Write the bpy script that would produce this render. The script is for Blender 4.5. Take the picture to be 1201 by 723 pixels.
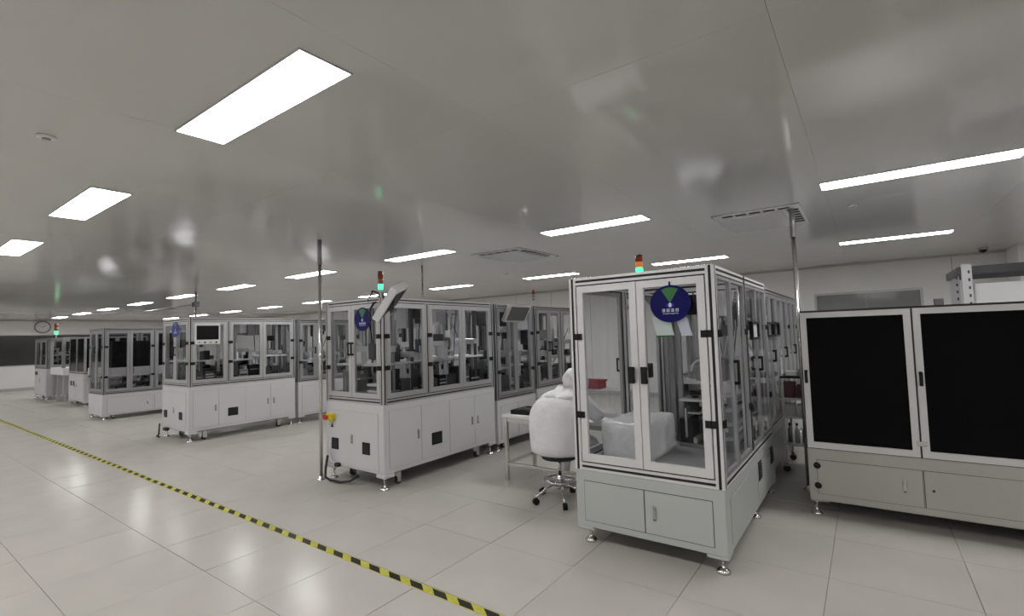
import bpy, bmesh, math, random
from mathutils import Vector, Matrix

for o in list(bpy.data.objects):
    bpy.data.objects.remove(o, do_unlink=True)
S = bpy.context.scene
COL = S.collection
PI = math.pi

# ------------------------------------------------------------------ camera
YAW, PITCH, ROLL = -0.6260826, 0.0555886, -0.0304461
EYE = Vector((0, 0, 1.6))
fwd = Vector((math.sin(YAW) * math.cos(PITCH), math.cos(YAW) * math.cos(PITCH), math.sin(PITCH)))
rgt0 = Vector((math.cos(YAW), -math.sin(YAW), 0))
up0 = rgt0.cross(fwd)
rgt = math.cos(ROLL) * rgt0 + math.sin(ROLL) * up0
up = -math.sin(ROLL) * rgt0 + math.cos(ROLL) * up0
cam = bpy.data.cameras.new('camera')
cam.sensor_width = 36.0
cam.lens = 36.0 * 572.709 / 1201.0
cam.clip_start = 0.05
cam.clip_end = 200
camo = bpy.data.objects.new('camera', cam)
COL.objects.link(camo)
camo.matrix_world = Matrix(((rgt.x, up.x, -fwd.x, EYE.x), (rgt.y, up.y, -fwd.y, EYE.y),
                            (rgt.z, up.z, -fwd.z, EYE.z), (0, 0, 0, 1)))
S.camera = camo

# ------------------------------------------------------------------ world, exposure
w = bpy.data.worlds.new('world')
S.world = w
w.use_nodes = True
w.node_tree.nodes['Background'].inputs[0].default_value = (0.5, 0.5, 0.5, 1)
w.node_tree.nodes['Background'].inputs[1].default_value = 0.0
LAMP = 27.5                      # radiance of the LED ceiling panels, the room's only light
S.view_settings.view_transform = 'Standard'
S.view_settings.look = 'None'
S.view_settings.gamma = 1.0
S.view_settings.use_curve_mapping = False
S.view_settings.exposure = 0.0
S.cycles.transparent_max_bounces = 40
S.cycles.max_bounces = 10

# ------------------------------------------------------------------ materials
MATS = {}


def mat(name, col, rough=0.5, metal=0.0, spec=0.5, noise=0.0, nscale=8.0, bump=0.0, bscale=40.0, emit=None,
        rand=0.0, coat=0.0):
    m = bpy.data.materials.new(name)
    m.use_nodes = True
    nt = m.node_tree
    b = nt.nodes['Principled BSDF']
    b.inputs['Base Color'].default_value = (*col, 1)
    b.inputs['Roughness'].default_value = rough
    b.inputs['Metallic'].default_value = metal
    b.inputs['Specular IOR Level'].default_value = spec
    b.inputs['Coat Weight'].default_value = coat
    if emit:
        b.inputs['Emission Color'].default_value = (*emit[0], 1)
        b.inputs['Emission Strength'].default_value = emit[1]
    tc = nt.nodes.new('ShaderNodeTexCoord')
    if noise > 0:
        n = nt.nodes.new('ShaderNodeTexNoise')
        n.inputs['Scale'].default_value = nscale
        n.inputs['Detail'].default_value = 5
        nt.links.new(tc.outputs['Object'], n.inputs['Vector'])
        mr = nt.nodes.new('ShaderNodeMapRange')
        mr.inputs['From Min'].default_value = 0.25
        mr.inputs['From Max'].default_value = 0.75
        mr.inputs['To Min'].default_value = 1 - noise
        mr.inputs['To Max'].default_value = 1 + noise
        nt.links.new(n.outputs['Fac'], mr.inputs['Value'])
        hs = nt.nodes.new('ShaderNodeHueSaturation')
        hs.inputs['Color'].default_value = (*col, 1)
        if rand > 0:
            oi = nt.nodes.new('ShaderNodeObjectInfo')
            m2 = nt.nodes.new('ShaderNodeMapRange')
            m2.inputs['To Min'].default_value = 1 - rand
            m2.inputs['To Max'].default_value = 1 + rand
            nt.links.new(oi.outputs['Random'], m2.inputs['Value'])
            mm = nt.nodes.new('ShaderNodeMath')
            mm.operation = 'MULTIPLY'
            nt.links.new(mr.outputs[0], mm.inputs[0])
            nt.links.new(m2.outputs[0], mm.inputs[1])
            nt.links.new(mm.outputs[0], hs.inputs['Value'])
        else:
            nt.links.new(mr.outputs[0], hs.inputs['Value'])
        nt.links.new(hs.outputs['Color'], b.inputs['Base Color'])
    if bump > 0:
        n2 = nt.nodes.new('ShaderNodeTexNoise')
        n2.inputs['Scale'].default_value = bscale
        n2.inputs['Detail'].default_value = 2
        geo = nt.nodes.new('ShaderNodeNewGeometry')
        nt.links.new(geo.outputs['Position'], n2.inputs['Vector'])
        bp = nt.nodes.new('ShaderNodeBump')
        bp.inputs['Strength'].default_value = bump
        bp.inputs['Distance'].default_value = 0.02
        nt.links.new(n2.outputs['Fac'], bp.inputs['Height'])
        nt.links.new(bp.outputs['Normal'], b.inputs['Normal'])
    MATS[name] = m
    return m


def glass(name, tint, rough=0.015):
    m = bpy.data.materials.new(name)
    m.use_nodes = True
    nt = m.node_tree
    for n in list(nt.nodes):
        nt.nodes.remove(n)
    out = nt.nodes.new('ShaderNodeOutputMaterial')
    tr = nt.nodes.new('ShaderNodeBsdfTransparent')
    tr.inputs[0].default_value = (*tint, 1)
    gl = nt.nodes.new('ShaderNodeBsdfGlossy')
    gl.inputs['Color'].default_value = (0.95, 0.97, 1, 1)
    gl.inputs['Roughness'].default_value = rough
    fr = nt.nodes.new('ShaderNodeFresnel')
    fr.inputs['IOR'].default_value = 1.3
    mx = nt.nodes.new('ShaderNodeMixShader')
    ge = nt.nodes.new('ShaderNodeNewGeometry')          # a thin pane reflects once: no total reflection at its far face
    fm = nt.nodes.new('ShaderNodeMath')
    fm.operation = 'MULTIPLY'
    iv = nt.nodes.new('ShaderNodeMath')
    iv.operation = 'SUBTRACT'
    iv.inputs[0].default_value = 1.0
    nt.links.new(ge.outputs['Backfacing'], iv.inputs[1])
    nt.links.new(fr.outputs[0], fm.inputs[0])
    nt.links.new(iv.outputs[0], fm.inputs[1])
    nt.links.new(fm.outputs[0], mx.inputs[0])
    nt.links.new(tr.outputs[0], mx.inputs[1])
    nt.links.new(gl.outputs[0], mx.inputs[2])
    nt.links.new(mx.outputs[0], out.inputs[0])
    MATS[name] = m


mat('tile', (0.48, 0.458, 0.42), rough=0.2, spec=0.13, noise=0.05, nscale=2.2, rand=0.012, bump=0.03, bscale=4)
mat('grout', (0.24, 0.23, 0.2), rough=0.8, noise=0.1)
mat('ceiling_panel', (0.60, 0.60, 0.585), rough=0.13, spec=0.75, noise=0.02, nscale=1.0, bump=0.35, bscale=0.8)
mat('ceiling_gap', (0.4, 0.4, 0.38), rough=0.8, noise=0.05)
mat('wall_paint', (0.78, 0.775, 0.765), rough=0.45, noise=0.03, nscale=1.2)
mat('wall_trim', (0.5, 0.5, 0.49), rough=0.4, metal=0.3, noise=0.03)
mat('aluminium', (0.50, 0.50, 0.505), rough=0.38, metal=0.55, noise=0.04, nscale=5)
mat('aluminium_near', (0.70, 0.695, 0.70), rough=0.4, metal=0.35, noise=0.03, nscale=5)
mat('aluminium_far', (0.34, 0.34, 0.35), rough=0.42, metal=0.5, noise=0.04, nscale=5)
mat('slot', (0.012, 0.012, 0.013), rough=0.55, noise=0.05)
mat('white_paint', (0.57, 0.565, 0.575), rough=0.42, spec=0.45, noise=0.025, nscale=3, bump=0.02, bscale=500)
mat('grey_green_paint', (0.45, 0.475, 0.455), rough=0.42, spec=0.45, noise=0.025, nscale=3, bump=0.02, bscale=500)
mat('warm_grey_paint', (0.45, 0.445, 0.41), rough=0.42, spec=0.4, noise=0.03, nscale=3, bump=0.02, bscale=500)
mat('seal', (0.05, 0.05, 0.05), rough=0.8, noise=0.05)
mat('seal_grey', (0.3, 0.3, 0.3), rough=0.8, noise=0.05)
mat('black_plastic', (0.009, 0.009, 0.010), rough=0.45, spec=0.25, noise=0.1)
mat('black_acrylic', (0.004, 0.004, 0.005), rough=0.12, spec=0.06, noise=0.1, nscale=3)
mat('dark_metal', (0.07, 0.07, 0.075), rough=0.4, metal=0.4, noise=0.15, nscale=10)
mat('mid_metal', (0.3, 0.3, 0.31), rough=0.35, metal=0.7, noise=0.1, nscale=10)
mat('light_metal', (0.6, 0.6, 0.61), rough=0.3, metal=0.7, noise=0.06, nscale=10)
mat('deck_metal', (0.34, 0.34, 0.34), rough=0.4, metal=0.4, noise=0.08, nscale=6)
mat('chrome', (0.75, 0.75, 0.76), rough=0.14, metal=1.0, noise=0.02)
mat('stainless', (0.62, 0.61, 0.59), rough=0.22, metal=1.0, noise=0.04, nscale=20)
mat('brass', (0.6, 0.5, 0.36), rough=0.25, metal=0.9, noise=0.05)
mat('white_plastic', (0.75, 0.75, 0.75), rough=0.35, noise=0.03)
mat('paper', (0.72, 0.8, 0.76), rough=0.7, noise=0.04)
mat('film', (0.72, 0.72, 0.72), rough=0.28, spec=0.6, noise=0.06, nscale=7, bump=0.8, bscale=9)
mat('cloth', (0.76, 0.755, 0.77), rough=0.85, spec=0.2, noise=0.04, nscale=9, bump=1.0, bscale=8)
mat('skin', (0.55, 0.36, 0.27), rough=0.5, noise=0.05)
mat('glove', (0.7, 0.71, 0.74), rough=0.45, noise=0.04)
mat('sign_blue', (0.006, 0.006, 0.10), rough=0.35, spec=0.15, noise=0.03)
mat('sign_violet', (0.05, 0.05, 0.30), rough=0.4, spec=0.15, noise=0.03)
mat('sign_green', (0.03, 0.17, 0.045), rough=0.4, noise=0.05)
mat('sign_white', (0.7, 0.73, 0.85), rough=0.4, noise=0.03)
mat('sign_pale', (0.33, 0.35, 0.6), rough=0.4, noise=0.03)
mat('red_plastic', (0.35, 0.03, 0.05), rough=0.4, noise=0.05)
mat('maroon', (0.12, 0.045, 0.06), rough=0.5, noise=0.15, nscale=12)
mat('lamp_red_off', (0.3, 0.035, 0.015), rough=0.3, noise=0.05)
mat('lamp_amber_off', (0.36, 0.12, 0.03), rough=0.3, noise=0.05)
mat('lamp_green_on', (0.02, 0.5, 0.2), rough=0.3, noise=0.05, emit=((0.08, 1.0, 0.42), 1.6))
mat('lamp_amber_on', (0.6, 0.2, 0.03), rough=0.3, noise=0.05, emit=((1.0, 0.3, 0.08), 0.35))
mat('lamp_grey', (0.35, 0.33, 0.33), rough=0.3, noise=0.05)
mat('estop_yellow', (0.65, 0.5, 0.02), rough=0.4, noise=0.04)
mat('estop_red', (0.45, 0.03, 0.01), rough=0.35, noise=0.04)
mat('screen', (0.006, 0.006, 0.007), rough=0.15, spec=0.4, noise=0.05)
mat('screen_grey', (0.06, 0.065, 0.065), rough=0.2, spec=0.5, noise=0.05)
mat('window_dark', (0.055, 0.056, 0.053), rough=0.12, spec=0.5, noise=0.05)
mat('rubber', (0.02, 0.02, 0.02), rough=0.7, noise=0.1)
mat('blue_plastic', (0.03, 0.05, 0.16), rough=0.4, noise=0.05)
mat('yellow_part', (0.45, 0.27, 0.04), rough=0.4, noise=0.05)
mat('diffuser', (0.9, 0.9, 0.9), rough=0.6, noise=0.01, emit=((1.0, 0.985, 0.985), LAMP))
glass('clear_pane', (0.93, 0.935, 0.94))
glass('smoked_pane', (0.80, 0.80, 0.81))


def tape_material():
    m = bpy.data.materials.new('hazard_tape')
    m.use_nodes = True
    nt = m.node_tree
    b = nt.nodes['Principled BSDF']
    b.inputs['Roughness'].default_value = 0.5
    b.inputs['Specular IOR Level'].default_value = 0.15
    tc = nt.nodes.new('ShaderNodeTexCoord')
    sp = nt.nodes.new('ShaderNodeSeparateXYZ')
    nt.links.new(tc.outputs['Object'], sp.inputs[0])

    def mth(op, a, bb=None):
        n = nt.nodes.new('ShaderNodeMath')
        n.operation = op
        for i, v in enumerate((a, bb)):
            if v is None:
                continue
            if isinstance(v, (int, float)):
                n.inputs[i].default_value = v
            else:
                nt.links.new(v, n.inputs[i])
        return n.outputs[0]
    v = mth('ADD', sp.outputs[0], mth('MULTIPLY', sp.outputs[1], 1.35))
    v = mth('DIVIDE', v, 0.211)
    v = mth('FRACT', mth('ADD', v, 100.0))
    v = mth('GREATER_THAN', v, 0.46)
    v = mth('MULTIPLY', v, mth('LESS_THAN', mth('ABSOLUTE', mth('SUBTRACT', sp.outputs[1], 2.247)), 0.027))
    mix = nt.nodes.new('ShaderNodeMix')
    mix.data_type = 'RGBA'
    nt.links.new(v, mix.inputs[0])
    no = nt.nodes.new('ShaderNodeTexNoise')
    no.inputs['Scale'].default_value = 25
    nt.links.new(tc.outputs['Object'], no.inputs['Vector'])
    cr = nt.nodes.new('ShaderNodeValToRGB')
    cr.color_ramp.elements[0].position = 0.3
    cr.color_ramp.elements[0].color = (0.43, 0.41, 0.055, 1)
    cr.color_ramp.elements[1].position = 0.75
    cr.color_ramp.elements[1].color = (0.56, 0.53, 0.10, 1)
    nt.links.new(no.outputs['Fac'], cr.inputs[0])
    nt.links.new(cr.outputs[0], mix.inputs[6])
    mix.inputs[7].default_value = (0.025, 0.022, 0.02, 1)
    nt.links.new(mix.outputs[2], b.inputs['Base Color'])
    MATS['hazard_tape'] = m


tape_material()


# ------------------------------------------------------------------ mesh helpers
class MB:
    def __init__(self):
        self.v = []
        self.f = []
        self.m = []
        self.sm = []

    def face(self, idx, mi=0, smooth=False):
        self.f.append(idx)
        self.m.append(mi)
        self.sm.append(smooth)

    def box(self, x0, x1, y0, y1, z0, z1, mi=0):
        if x0 > x1: x0, x1 = x1, x0
        if y0 > y1: y0, y1 = y1, y0
        if z0 > z1: z0, z1 = z1, z0
        n = len(self.v)
        self.v += [(x0, y0, z0), (x1, y0, z0), (x1, y1, z0), (x0, y1, z0), (x0, y0, z1), (x1, y0, z1), (x1, y1, z1), (x0, y1, z1)]
        for q in ((0, 3, 2, 1), (4, 5, 6, 7), (0, 1, 5, 4), (1, 2, 6, 5), (2, 3, 7, 6), (3, 0, 4, 7)):
            self.face([n + i for i in q], mi)
        return self

    def cbox(self, cx, cy, cz, sx, sy, sz, mi=0):
        return self.box(cx - sx / 2, cx + sx / 2, cy - sy / 2, cy + sy / 2, cz - sz / 2, cz + sz / 2, mi)

    def prism(self, poly, ax, a0, a1, mis=None, capmi=0, smooth=False):
        # poly: list of (u,v) counter-clockwise; ax: axis letter of extrusion
        n = len(self.v)
        k = len(poly)
        for a in (a0, a1):
            for (u, v) in poly:
                if ax == 'z': self.v.append((u, v, a))
                elif ax == 'x': self.v.append((a, u, v))
                else: self.v.append((v, a, u))
        for i in range(k):
            j = (i + 1) % k
            self.face([n + i, n + j, n + k + j, n + k + i], mis[i] if mis else 0, smooth)
        self.face([n + i for i in reversed(range(k))], capmi)
        self.face([n + k + i for i in range(k)], capmi)
        return self

    def cyl(self, p0, p1, r0, r1=None, n=14, mi=0, caps=True):
        r1 = r0 if r1 is None else r1
        p0, p1 = Vector(p0), Vector(p1)
        d = (p1 - p0).normalized()
        a = d.orthogonal().normalized()
        b = d.cross(a)
        s = len(self.v)
        for p, r in ((p0, r0), (p1, r1)):
            for i in range(n):
                t = 2 * PI * i / n
                self.v.append(tuple(p + a * (r * math.cos(t)) + b * (r * math.sin(t))))
        for i in range(n):
            j = (i + 1) % n
            self.face([s + i, s + j, s + n + j, s + n + i], mi, True)
        if caps:
            self.face([s + i for i in reversed(range(n))], mi)
            self.face([s + n + i for i in range(n)], mi)
        return self

    def tube(self, pts, r, n=8, mi=0, closed=False):
        pts = [Vector(p) for p in pts]
        s = len(self.v)
        k = len(pts)
        prev = None
        for i, p in enumerate(pts):
            if closed:
                d = pts[(i + 1) % k] - pts[i - 1]
            else:
                d = pts[min(i + 1, k - 1)] - pts[max(i - 1, 0)]
            d.normalize()
            if prev is None:
                a = d.orthogonal().normalized()
            else:
                a = (prev - d * prev.dot(d)).normalized()
            prev = a
            b = d.cross(a)
            for q in range(n):
                t = 2 * PI * q / n
                self.v.append(tuple(p + a * (r * math.cos(t)) + b * (r * math.sin(t))))
        for i in range(k if closed else k - 1):
            i2 = (i + 1) % k
            for q in range(n):
                j = (q + 1) % n
                self.face([s + i * n + q, s + i * n + j, s + i2 * n + j, s + i2 * n + q], mi, True)
        if not closed:
            self.face([s + q for q in reversed(range(n))], mi)
            self.face([s + (k - 1) * n + q for q in range(n)], mi)
        return self

    def lathe(self, cx, cy, prof, n=20, mi=0):
        # prof: list of (r, z)
        s = len(self.v)
        k = len(prof)
        for (r, z) in prof:
            for i in range(n):
                t = 2 * PI * i / n
                self.v.append((cx + r * math.cos(t), cy + r * math.sin(t), z))
        for a in range(k - 1):
            for i in range(n):
                j = (i + 1) % n
                self.face([s + a * n + i, s + a * n + j, s + (a + 1) * n + j, s + (a + 1) * n + i], mi, True)
        self.face([s + i for i in reversed(range(n))], mi)
        self.face([s + (k - 1) * n + i for i in range(n)], mi)
        return self

    def ell(self, cx, cy, cz, rx, ry, rz, n=16, mi=0):
        prof = []
        s = len(self.v)
        rows = n // 2
        for a in range(1, rows):
            t = PI * a / rows
            for i in range(n):
                p = 2 * PI * i / n
                self.v.append((cx + rx * math.sin(t) * math.cos(p), cy + ry * math.sin(t) * math.sin(p), cz - rz * math.cos(t)))
        bot = len(self.v)
        self.v.append((cx, cy, cz - rz))
        self.v.append((cx, cy, cz + rz))
        for a in range(rows - 2):
            for i in range(n):
                j = (i + 1) % n
                self.face([s + a * n + i, s + a * n + j, s + (a + 1) * n + j, s + (a + 1) * n + i], mi, True)
        for i in range(n):
            j = (i + 1) % n
            self.face([bot, s + j, s + i], mi, True)
            self.face([bot + 1, s + (rows - 2) * n + i, s + (rows - 2) * n + j], mi, True)
        return self

    def xf(self, M, start=0):
        for i in range(start, len(self.v)):
            self.v[i] = tuple(M @ Vector(self.v[i]))
        return self

    def build(self, name, mats, parent=None, bevel=0.0, seg=1):
        me = bpy.data.meshes.new(name)
        off = Vector((0, 0, 0))
        if parent is not None:
            off = wloc(parent)
        me.from_pydata([(a - off.x, b - off.y, c - off.z) for a, b, c in self.v], [], self.f)
        if isinstance(mats, str):
            mats = [mats]
        for mm in mats:
            me.materials.append(MATS[mm])
        for p, mi, s in zip(me.polygons, self.m, self.sm):
            p.material_index = mi
            p.use_smooth = s
        if bevel > 0:
            bm = bmesh.new()
            bm.from_mesh(me)
            es = [e for e in bm.edges if len(e.link_faces) == 2 and e.calc_face_angle(0) > 0.6]
            bmesh.ops.bevel(bm, geom=es, offset=bevel, segments=seg, affect='EDGES', profile=0.5, clamp_overlap=True)
            bm.to_mesh(me)
            bm.free()
        o = bpy.data.objects.new(name, me)
        COL.objects.link(o)
        if parent is not None:
            o.parent = parent
        return o


def wloc(o):
    p = Vector(o.location)
    while o.parent is not None:
        o = o.parent
        p = p + Vector(o.location)
    return p


def thing(name, label, cat, loc, group=None):
    o = bpy.data.objects.new(name, None)
    o.empty_display_size = 0.2
    COL.objects.link(o)
    o.location = loc
    return tag(o, label, cat, group)


def tag(o, label=None, cat=None, group=None, kind=None):
    if label: o['label'] = label
    if cat: o['category'] = cat
    if group: o['group'] = group
    if kind: o['kind'] = kind
    return o


def copy_tree(o, loc=None, parent=None):
    c = o.copy()
    COL.objects.link(c)
    c.parent = parent
    if loc is not None:
        c.location = loc
    for ch in list(o.children):
        copy_tree(ch, None, c)
    return c


def B(name, m, parent, x0, x1, y0, y1, z0, z1, bevel=0.0):
    return MB().box(x0, x1, y0, y1, z0, z1).build(name, m, parent, bevel)


def slot_poly(u0, u1, v0, v1, g=0.012, d=0.008):
    """outline of a T-slot profile: rectangle with one notch in each side; returns polygon and material index per side"""
    um, vm = (u0 + u1) / 2, (v0 + v1) / 2
    h = g / 2
    P = [(u0, v0), (um - h, v0), (um - h, v0 + d), (um + h, v0 + d), (um + h, v0),
         (u1, v0), (u1, vm - h), (u1 - d, vm - h), (u1 - d, vm + h), (u1, vm + h),
         (u1, v1), (um + h, v1), (um + h, v1 - d), (um - h, v1 - d), (um - h, v1),
         (u0, v1), (u0, vm + h), (u0 + d, vm + h), (u0 + d, vm - h), (u0, vm - h)]
    mi = [0, 1, 1, 1, 0] * 4
    return P, mi


def profile(name, parent, ax, a0, a1, u0, u1, v0, v1, m='aluminium', g=0.012):
    P, mi = slot_poly(u0, u1, v0, v1, g)
    return MB().prism(P, ax, a0, a1, mi).build(name, [m, 'slot'], parent)


# ------------------------------------------------------------------ room shell
X0, X1, Y0, Y1, H = -27.5, 6.0, -4.6, 11.7, 2.8
TS = 0.721
floor = tag(B('floor', 'grout', None, X0 - 0.1, X1 + 0.1, Y0 - 0.1, Y1 + 0.1, -0.12, -0.004), kind='structure')
GAP = 0.0018


def seen(x, y, z, mx=0.0):
    d = Vector((x, y, z)) - EYE
    zc = d.dot(fwd)
    if zc < 0.3:
        return None
    u, v = d.dot(rgt) / zc, d.dot(up) / zc
    if abs(u) > 1.05 + 0.35 / zc + mx or abs(v) > 0.632 + 0.35 / zc + mx:
        return None
    return zc


tiles = []
ix0, ix1 = int((X0 + 0.284) / TS) - 2, int((X1 + 0.284) / TS) + 2
iy0, iy1 = int((Y0 - 3.73) / TS) - 2, int((Y1 - 3.73) / TS) + 2
for ix in range(ix0, ix1):
    for iy in range(iy0, iy1):
        a, b = max(-0.284 + ix * TS, X0), min(-0.284 + (ix + 1) * TS, X1)
        c, d = max(3.73 + iy * TS, Y0), min(3.73 + (iy + 1) * TS, Y1)
        if b - a < 0.05 or d - c < 0.05:
            continue
        z = seen((a + b) / 2, (c + d) / 2, 0)
        full = (b - a) > TS - 0.001 and (d - c) > TS - 0.001
        tiles.append((z if (z is not None and full) else 1e9, a, b, c, d))
tiles.sort()
tmesh = None
TR = random.Random(11)
rest = MB()
for i, (z, a, b, c, d) in enumerate(tiles):
    if i < 300 and z < 1e8:
        if tmesh is None:
            t = MB().box(-TS / 2 + GAP, TS / 2 - GAP, -TS / 2 + GAP, TS / 2 - GAP, -0.004, 0).build('tile', 'tile', None, 0.0012)
            tmesh = t.data
        else:
            t = bpy.data.objects.new('tile', tmesh)
            COL.objects.link(t)
        t.parent = floor
        t.location = ((a + b) / 2, (c + d) / 2, 0)
        t.rotation_euler = (TR.uniform(-0.0022, 0.0022), TR.uniform(-0.0022, 0.0022), 0)   # laid slightly uneven
    else:
        rest.box(a + GAP, b - GAP, c + GAP, d - GAP, -0.004, 0)
tag(rest.build('distant_tiles', 'tile', floor), kind='stuff')

ceil = tag(B('ceiling', 'ceiling_gap', None, X0 - 0.1, X1 + 0.1, Y0 - 0.1, Y1 + 0.1, H + 0.006, H + 0.12), kind='structure')
pmesh = {}
PX, PY = 1.4, 3.7
for ix in range(-20, 6):
    for iy in range(-3, 4):
        a, b = max(-0.235 + ix * PX, X0), min(-0.235 + (ix + 1) * PX, X1)
        c, d = max(2.05 + iy * PY, Y0), min(2.05 + (iy + 1) * PY, Y1)
        if b - a < 0.03 or d - c < 0.03:
            continue
        key = (round(b - a, 2), round(d - c, 2))
        if key not in pmesh:
            hx, hy = (b - a) / 2 - 0.0005, (d - c) / 2 - 0.0005
            p = MB().box(-hx, hx, -hy, hy, 0, 0.006).build('ceiling_panel', 'ceiling_panel', None, 0.0005)
            pmesh[key] = p.data
        else:
            p = bpy.data.objects.new('ceiling_panel', pmesh[key])
            COL.objects.link(p)
        p.parent = ceil
        p.location = ((a + b) / 2, (c + d) / 2, H)

wl = tag(MB().box(X0 - 0.1, X0, Y0, Y1, 0, 0.95).box(X0 - 0.1, X0, Y0, Y1, 2.22, H).box(X0 - 0.1, X0, Y0, -3.2, 0.95, 2.22)
         .box(X0 - 0.1, X0, 9.6, Y1, 0.95, 2.22).build('wall_left', 'wall_paint'), kind='structure')
wb = tag(MB().box(X0, -0.83, Y1, Y1 + 0.1, 0, H).box(0.88, X1, Y1, Y1 + 0.1, 0, H).box(-0.83, 0.88, Y1, Y1 + 0.1, 0, 1.1)
         .box(-0.83, 0.88, Y1, Y1 + 0.1, 2.25, H).build('wall_back', 'wall_paint'), kind='structure')
tag(B('wall_right', 'wall_paint', None, X1, X1 + 0.1, Y0, Y1, 0, H), kind='structure')
tag(B('wall_front', 'wall_paint', None, X0, X1, Y0 - 0.1, Y0, 0, H), kind='structure')
tag(B('baseboard_left', 'wall_trim', None, X0, X0 + 0.02, Y0, Y1, 0, 0.1, 0.004), kind='structure')
tag(B('baseboard_back', 'wall_trim', None, X0 + 0.02, X1, Y1 - 0.02, Y1, 0, 0.1, 0.004), kind='structure')
# cove trim between wall and ceiling
tag(B('trim_1', 'wall_trim', None, X0 + 0.03, X1, Y1 - 0.03, Y1, H - 0.035, H, 0.006), kind='structure')
tag(B('trim_2', 'wall_trim', None, X0, X0 + 0.03, Y0, Y1, H - 0.035, H, 0.006), kind='structure')
# long dark window band in the left wall
w1 = tag(MB().box(X0 - 0.06, X0 + 0.012, -3.2, 9.6, 0.95, 0.99).box(X0 - 0.06, X0 + 0.012, -3.2, 9.6, 2.18, 2.22).build('window_1', 'wall_trim'), kind='structure')
n = 8
for i in range(n):
    a = -3.2 + 12.8 * i / n
    b = a + 12.8 / n
    B('pane', 'window_dark', w1, X0 - 0.05, X0 - 0.035, a + 0.006, b - 0.006, 0.99, 2.18)
    if i:
        B('mullion', 'seal', w1, X0 - 0.05, X0 - 0.03, a - 0.006, a + 0.006, 0.99, 2.18)
w2 = tag(MB().box(-0.83, 0.88, Y1 - 0.012, Y1 + 0.06, 2.21, 2.25).box(-0.83, 0.88, Y1 - 0.012, Y1 + 0.06, 1.1, 1.14)
         .box(-0.83, -0.79, Y1 - 0.012, Y1 + 0.06, 1.14, 2.21).box(0.84, 0.88, Y1 - 0.012, Y1 + 0.06, 1.14, 2.21).build('window_2', 'wall_trim'), kind='structure')
mat('pane_grey', (0.24, 0.245, 0.25), rough=0.08, spec=0.6, noise=0.03)
B('pane', 'pane_grey', w2, -0.79, 0.02, Y1 + 0.03, Y1 + 0.045, 1.14, 2.21)
B('pane', 'pane_grey', w2, 0.03, 0.84, Y1 + 0.03, Y1 + 0.045, 1.14, 2.21)
B('mullion', 'seal_grey', w2, 0.02, 0.03, Y1 + 0.02, Y1 + 0.05, 1.14, 2.21)
# joints of the wall panels (sandwich panels, 1.2 m)
for i in range(27):
    x = X0 + 1.2 * (i + 1)
    if x < X1 - 0.1 and not (-0.9 < x < 0.95):
        tag(B('trim_%d' % (i + 10), 'seal_grey', None, x - 0.004, x + 0.004, Y1 - 0.0015, Y1 + 0.002, 0.1, H - 0.035), kind='structure')

# ------------------------------------------------------------------ ceiling lights
LX = [-2.43 + 2.8 * k for k in range(-8, 3)]
LY = [-2.5, 1.2, 4.95, 8.62]
proto = None
for yy in LY:
    XS = LX
    for xx in XS:
        ORD = ('first', 'second', 'third', 'fourth', 'fifth', 'sixth', 'seventh', 'eighth', 'ninth', 'tenth', 'eleventh')
        row = {-2.5: 'in the row beyond the tape', 1.2: 'in the row over the taped walkway', 4.95: 'in the row over the machines', 8.62: 'in the row nearest the back wall'}[yy]
        nth = ORD[len(XS) - 1 - XS.index(xx)]
        lab = '%s LED ceiling light from the black door end %s' % (nth, row)
        if proto is None:
            proto = thing('ceiling_light', lab, 'ceiling light', (xx, yy, H), 'rows of LED ceiling lights')
            l, wd = 0.625, 0.13
            f = MB()
            f.box(xx - l, xx + l, yy - wd, yy - wd + 0.008, H - 0.008, H)
            f.box(xx - l, xx + l, yy + wd - 0.008, yy + wd, H - 0.008, H)
            f.box(xx - l, xx - l + 0.008, yy - wd + 0.008, yy + wd - 0.008, H - 0.008, H)
            f.box(xx + l - 0.008, xx + l, yy - wd + 0.008, yy + wd - 0.008, H - 0.008, H)
            f.build('light_frame', 'white_paint', proto)
            B('diffuser', 'diffuser', proto, xx - l + 0.008, xx + l - 0.008, yy - wd + 0.008, yy + wd - 0.008, H - 0.006, H - 0.001)
        else:
            copy_tree(proto, (xx, yy, H))['label'] = lab


# ceiling air vents: flat cassette with slots along two sides
def ceiling_vent(x0, x1, y0, y1, label):
    t = thing('ceiling_vent', label, 'air vent', ((x0 + x1) / 2, (y0 + y1) / 2, H), 'slotted ceiling air vents')
    f = MB()
    f.box(x0, x1, y0, y1, H - 0.012, H)
    f.box(x0 + 0.17, x1 - 0.17, y0 + 0.17, y1 - 0.17, H - 0.02, H - 0.012)
    f.build('vent_plate', 'white_plastic', t, 0.003)
    for k in range(5):
        a = x0 + 0.08 + k * (x1 - x0 - 0.16) / 5
        for yy in (y0 + 0.05,):
            B('vent_slot', 'seal', t, a + 0.015, a + (x1 - x0 - 0.16) / 5 - 0.015, yy, yy + 0.07, H - 0.0135, H - 0.011)
    for k in range(6):
        b = y0 + 0.16 + k * (y1 - y0 - 0.32) / 6
        for xx in (x1 - 0.13,):
            B('vent_slot', 'seal', t, xx, xx + 0.10, b + 0.02, b + (y1 - y0 - 0.32) / 6 - 0.02, H - 0.0135, H - 0.011)
    return t


ceiling_vent(-1.28, -0.46, 5.45, 6.55, 'slotted square air vent in the ceiling beside the steel cable pole by the dark cabinet')
ceiling_vent(-4.66, -3.78, 5.45, 6.5, 'slotted square air vent in the ceiling above the tilted touch panel machine')

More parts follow.
